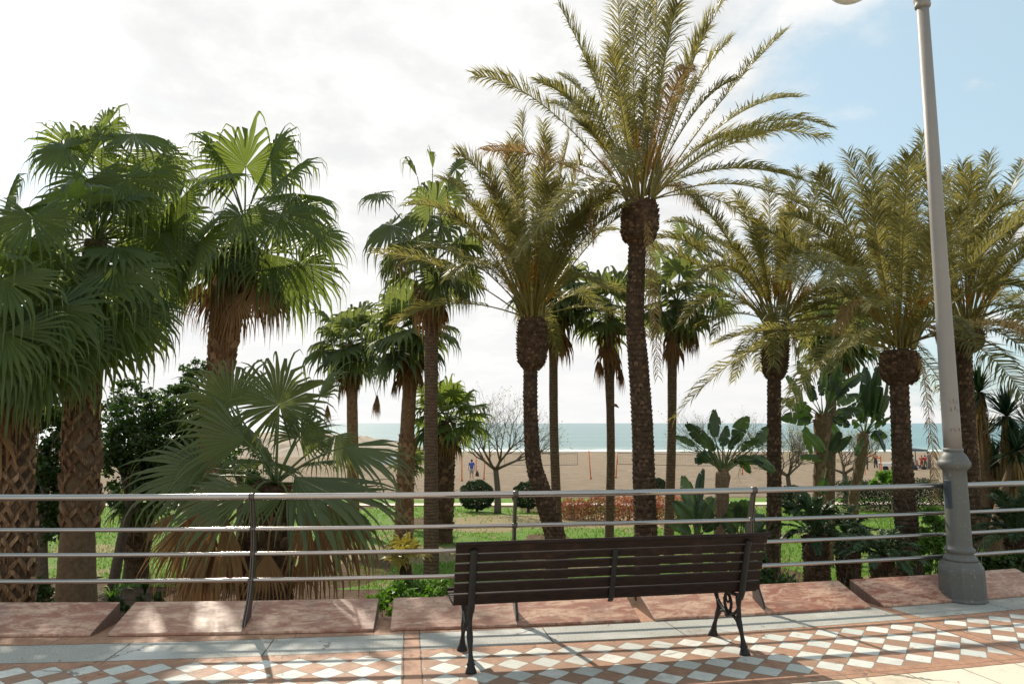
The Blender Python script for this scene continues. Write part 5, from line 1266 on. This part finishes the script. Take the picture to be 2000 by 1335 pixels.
for k in range(16):
    u = 690+k*6.3+rr_.uniform(-3, 3); yy = rr_.uniform(108, 126); c = V(((u-1000)/F*yy, yy, zground(0, yy)-.1)); sz = rr_.uniform(.7, 1.5)
    bm_ = MB(); n1, n2 = 7, 9; rg = []
    for i in range(n1+1):
        th = PI*i/n1; rg.append([bm_.vert(c+V((math.sin(th)*math.cos(2*PI*j/n2)*sz*rr_.uniform(.8, 1.2), math.sin(th)*math.sin(2*PI*j/n2)*sz*rr_.uniform(.8, 1.2), math.cos(th)*sz*.75*rr_.uniform(.85, 1.15)))) for j in range(n2)])
    for p, q in zip(rg, rg[1:]):
        for j in range(n2): bm_.face((p[j], p[(j+1) % n2], q[(j+1) % n2], q[j]))
    o = bm_.build('breakwater_rock', M_ROCK, origin=c)
    tag(o, 'grey boulder in the rough breakwater beyond the sand on the left', 'rock', 'boulders of the breakwater')
yt = 90.0; c = gsand(755, yt); T = thing('beach_tent', c, 'small white beach tent before the rocks on the left', 'tent')
mb = MB(); ap = [c+V((-1.3, 0, 1.5)), c+V((1.9, 0, 1.25))]; e = [c+V((-2.4, -1.2, 0)), c+V((2.6, -1.2, 0)), c+V((2.6, 1.2, 0)), c+V((-2.4, 1.2, 0))]
i = [mb.vert(p) for p in ap+e]; mb.face((i[2], i[3], i[1], i[0])); mb.face((i[4], i[5], i[0], i[1])); mb.face((i[3], i[4], i[1])); mb.face((i[5], i[2], i[0])); mb.build('canvas', M_CLOTH, T)
mb = MB()
for p, q in ((ap[0], e[0]), (ap[0], e[3]), (ap[1], e[1]), (ap[1], e[2])): mb.tube([p, q], .03, 6)
mb.build('tent_poles', M_ROPE, T)

# people
M_SKIN = plain('skin', (.42, .24, .16), .6, 0, .05, 5, 0)
def person(u, v1, hpx, label, shirt, trousers, hair=(.03, .02, .015), face=0.0, arms='down', sit=False, seed=0, short=False):
    lo, hi = 44.0, 130.0
    for _ in range(40):
        md = (lo+hi)/2
        if at(u, v1, md).z < zground(0, md): hi = md
        else: lo = md
    y = lo; f = at(u, v1, y); f.z = zground(f.x, y); S = px(hpx, y)/1.75 if not sit else px(hpx, y)/1.30
    T = thing('person', f, label, 'person'); Mx = Matrix.Rotation(face, 4, 'Z'); r = random.Random(seed)
    J = {'pel': ((0, 0, .93), .13), 'wai': ((0, 0, 1.08), .12), 'che': ((0, -.01, 1.30), .145), 'nk': ((0, 0, 1.47), .06), 'hd': ((0, -.015, 1.60), .095), 'tp': ((0, 0, 1.70), .075)}
    bones = [('pel', 'wai'), ('wai', 'che'), ('che', 'nk'), ('nk', 'hd'), ('hd', 'tp')]
    for s, nm in ((-1, 'l'), (1, 'r')):
        if sit: J[nm+'k'] = ((s*.13, -.42, .50), .062); J[nm+'a'] = ((s*.13, -.40, .09), .042); J[nm+'t'] = ((s*.13, -.55, .04), .035)
        else: J[nm+'k'] = ((s*.10, -.03+.03*s, .50), .062); J[nm+'a'] = ((s*.12, .01+.05*s, .09), .042); J[nm+'t'] = ((s*.13, -.13+.05*s, .035), .035)
        J[nm+'h'] = ((s*.09, 0, .88), .095); J[nm+'s'] = ((s*.19, 0, 1.41), .062)
        if arms == 'down': J[nm+'e'] = ((s*.25, .03, 1.13), .044); J[nm+'w'] = ((s*.27, -.06, .90), .028); dh = V((0, -.15, -1))
        else: J[nm+'e'] = ((s*.26, -.08, 1.14), .044); J[nm+'w'] = ((s*.20, -.30, 1.18), .028); dh = V((0, -1, .1))
        w_ = V(J[nm+'w'][0]); dh.normalize(); J[nm+'p'] = (tuple(w_+dh*.07), .030); bones += [('pel', nm+'h'), (nm+'h', nm+'k'), (nm+'k', nm+'a'), (nm+'a', nm+'t'), ('che', nm+'s'), (nm+'s', nm+'e'), (nm+'e', nm+'w'), (nm+'w', nm+'p')]
        for q in range(5):
            o = V(((q-1.8)*.017, 0, 0)); ln = (.05, .075, .085, .078, .06)[q]; k = nm+'f%d' % q; J[k] = (tuple(w_+dh*(.07+ln)+o*1.6+V((0, -.02, 0))), .009); bones.append((nm+'p', k))
    drop = -.43 if sit else 0
    names = list(J); vs = []
    for n_ in names:
        p = V(J[n_][0])
        if sit and n_[1:] not in ('k', 'a', 't'): p.z += drop
        vs.append(tuple((Mx @ p)*S))
    me = bpy.data.meshes.new('body'); me.from_pydata(vs, [(names.index(a), names.index(b)) for a, b in bones], []); o = bpy.data.objects.new('body', me); COL.objects.link(o); o.parent = T
    md = o.modifiers.new('skin', 'SKIN'); md.use_smooth_shade = True
    for i_, n_ in enumerate(names): sv = me.skin_vertices[0].data[i_]; sv.radius = (J[n_][1]*S, J[n_][1]*S); sv.use_root = n_ == 'pel'
    ss_ = o.modifiers.new('sub', 'SUBSURF'); ss_.levels = 1; ss_.render_levels = 1; me.materials.append(M_SKIN)
    def cloth(nm, parts, rad, col):
        mb = MB()
        for chain, rr in parts:
            mb.tube([f+(Mx @ (V(J[c_][0] if isinstance(c_, str) else c_)+V((0, 0, drop if (sit and not (isinstance(c_, str) and c_[1:] in 'kat')) else 0))))*S for c_ in chain], [q*S for q in rr], 12)
        mb.build(nm, plain(nm, col, .85, 0, .12, 6, .1), T, True)
    cloth('shirt', [(['pel', 'wai', 'che', (0, 0, 1.44)], [.155, .15, .175, .10])]+[(['che', n_+'s', ((V(J[n_+'s'][0])*.35+V(J[n_+'e'][0])*.65)[:])], [.09, .082, .062]) for n_ in 'lr'], 0, shirt)
    cloth('shorts' if short else 'trousers', [((['pel', n_+'h', n_+'k'] if short else ['pel', n_+'h', n_+'k', n_+'a']), ([.13, .115, .085] if short else [.13, .115, .08, .058])) for n_ in 'lr'], 0, trousers)
    mb = MB(); hc = f+(Mx @ V((0, .02, 1.635+drop)))*S; mb.lathe(hc, [(.05*S, -.10*S), (.098*S, -.04*S), (.104*S, .02*S), (.085*S, .07*S), (.04*S, .10*S), (.004, .108*S)], 12); mb.build('hair', plain('hair', hair, .7, 0, .1, 6, 0), T, True)
    mb = MB(); fc = f+(Mx @ V((0, -.105, 1.60+drop)))*S
    mb.tube([fc, fc+(Mx @ V((0, -.02, -.02)))*S], .014*S, 5); mb.build('nose', M_SKIN, T)
    return T, f, S
person(921, 935, 38, 'person in blue T-shirt and grey shorts walking away across the sand', (.04, .09, .42), (.40, .42, .45), face=PI, short=True, seed=1)
person(1694, 918, 32, 'person in dark clothes standing left of the orange frame', (.03, .035, .03), (.035, .04, .04), face=.8, arms='fwd', seed=2)
person(1711, 915, 30, 'person in black standing just behind the orange frame', (.025, .025, .03), (.03, .03, .04), face=-.6, arms='fwd', seed=3)
person(1785, 917, 28, 'person in pale shirt beside the gazebo post', (.50, .50, .52), (.04, .05, .10), face=1.2, seed=4)
person(1801, 915, 26, 'person in dark red leaning at the gazebo', (.35, .05, .04), (.25, .06, .05), face=-.9, arms='fwd', seed=5)
person(1808, 915, 27, 'person in bright red top and green trousers', (.55, .07, .05), (.10, .20, .12), face=2.5, seed=6)
person(1816, 916, 34, 'tall person in patterned grey clothes right of the one in red', (.22, .20, .24), (.14, .13, .16), face=.3, seed=7)
person(1792, 914, 15, 'person sitting on the sand between the gazebo and the bags', (.45, .25, .18), (.05, .05, .06), face=.5, sit=True, seed=8)
def sandpt(u, v1):
    lo, hi = 44.0, 130.0
    for _ in range(40):
        md = (lo+hi)/2
        if at(u, v1, md).z < zground(0, md): hi = md
        else: lo = md
    q = at(u, v1, lo); q.z = zground(q.x, lo); return q
def bag(u, v1, wpx, hpx, label, col, name='beach_bag'):
    c = sandpt(u, v1); w_ = px(wpx, c.y)/2; h_ = px(hpx, c.y); T = thing(name, c, label, 'bag'); mb = MB()
    mb.lathe(c, [(w_*.85, 0), (w_, h_*.2), (w_*.95, h_*.55), (w_*.6, h_*.85), (w_*.25, h_)], 12); b_ = mb.build('sack', plain('bag_cloth', col, .8, 0, .2, 5, .2), T, True)
    mb = MB(); mb.tube([c+V((-w_*.4, 0, h_*.85)), c+V((-w_*.2, 0, h_*1.15)), c+V((w_*.2, 0, h_*1.15)), c+V((w_*.4, 0, h_*.85))], .02, 6); mb.build('handle', M_DK, T)
bag(932, 929, 7, 9, 'dark brown bag on the sand beside the person in blue', (.05, .03, .022))
bag(1786, 917, 12, 9, 'dark bag below the gazebo post', (.02, .025, .05)); bag(1804, 916, 9, 7, 'small black bag at the feet of the people in red', (.02, .015, .018))
# orange frame, table with white cloth, gazebo
c = sandpt(1722, 929); T = thing('goal_frame', c, 'orange frame with a long crossbar standing on the sand', 'frame'); mb = MB(); tq = at(1720, 890, c.y)
mb.tube([c, V((c.x, c.y, tq.z))], .06, 8); mb.build('upright', M_ORANGE, T)
mb = MB(); e_ = at(1688, 887, c.y+1.2); mb.tube([V((c.x, c.y, tq.z-.2)), e_], .065, 8); mb.build('crossbar', M_ORANGE, T); mb = MB(); mb.tube([e_, V((e_.x, e_.y, zground(e_.x, e_.y)))], .035, 8); mb.build('upright', M_ORANGE, T)
c = sandpt(1738, 917); T = thing('covered_table', c, 'long table under a white cloth behind the orange frame', 'table'); L2 = px(18, c.y); mb = MB()
M4 = Matrix.Translation(c); mb.box((-L2, -.4, .70), (L2, .4, .76), M=M4); mb.box((-L2-.01, -.42, .42), (L2+.01, -.405, .765), M=M4); mb.box((-L2-.01, .405, .5), (L2+.01, .42, .765), M=M4); mb.build('tablecloth', M_CLOTH, T)
for sx in (-1, 1):
    for sy in (-1, 1): mb = MB(); mb.tube([c+V((sx*L2*.9, sy*.34, 0)), c+V((sx*L2*.9, sy*.34, .70))], .025, 6); mb.build('leg', M_ROPE, T)
bag(1730, 917, 11, 8, 'black bag under the left end of the covered table', (.02, .022, .03)); bag(1745, 917, 9, 8, 'dark red bag under the covered table', (.10, .03, .03))
c = sandpt(1780, 912); T = thing('gazebo', c, 'dark folding gazebo behind the stout date palm trunk', 'gazebo'); mb = MB(); hw = 1.25; zt = 2.0
M4 = Matrix.Translation(c); k0 = [mb.vert(c+V(p)) for p in ((-hw, -hw, zt), (hw, -hw, zt), (hw, hw, zt), (-hw, hw, zt), (-hw, -hw, zt-.16), (hw, -hw, zt-.16), (hw, hw, zt-.16), (-hw, hw, zt-.16), (0, 0, zt+.22))]
for a, b in ((0, 1), (1, 2), (2, 3), (3, 0)): mb.face((k0[a], k0[b], k0[b+4], k0[a+4])); mb.face((k0[a], k0[8], k0[b]))
mb.build('roof', M_DK, T)
for sx in (-1, 1):
    for sy in (-1, 1): mb = MB(); mb.tube([c+V((sx*hw*.97, sy*hw*.97, 0)), c+V((sx*hw*.97, sy*hw*.97, zt))], .045, 8); mb.build('leg', M_DK, T)
# dead leaf stub on the slender palm
mb = MB(); h0 = at(1193, 789, 19.8); e_ = at(1209, 796, 19.6); mb.tube([h0, h0.lerp(e_, .6)+UP*.03, e_], [.02, .045, .008], 8)
for o in bpy.data.objects:
    if o.name.startswith('fan_palm') and o.get('label', '').startswith('slender fan palm with small'): mb.build('leaf_stub', M_BOOT, o)

# fallen leaflets and grit on the paving
def build_litter():
    mb = MB(); r = random.Random(5)
    for _ in range(420):
        x = r.uniform(-4.5, 5.5); y = tile_y(x)+r.choice((r.uniform(-1.2, .6), r.gauss(.62, .05), r.gauss(.15, .1))); a = r.uniform(0, PI); l = r.uniform(.006, .035); w_ = r.uniform(.0015, .004); mb.tint = r.random()
        d = V((math.cos(a), math.sin(a), 0))*l; q = V((-math.sin(a), math.cos(a), 0))*w_; c = V((x, y, .005)); h = UP*r.uniform(.001, .006)
        mb.face([mb.vert(c-d), mb.vert(c-q+h), mb.vert(c+d), mb.vert(c+q+h)])
    tag(mb.build('leaf_litter', M_DEADY), 'scattered dry leaflets and grit on the tiled promenade', 'litter', kind='stuff')
build_litter()
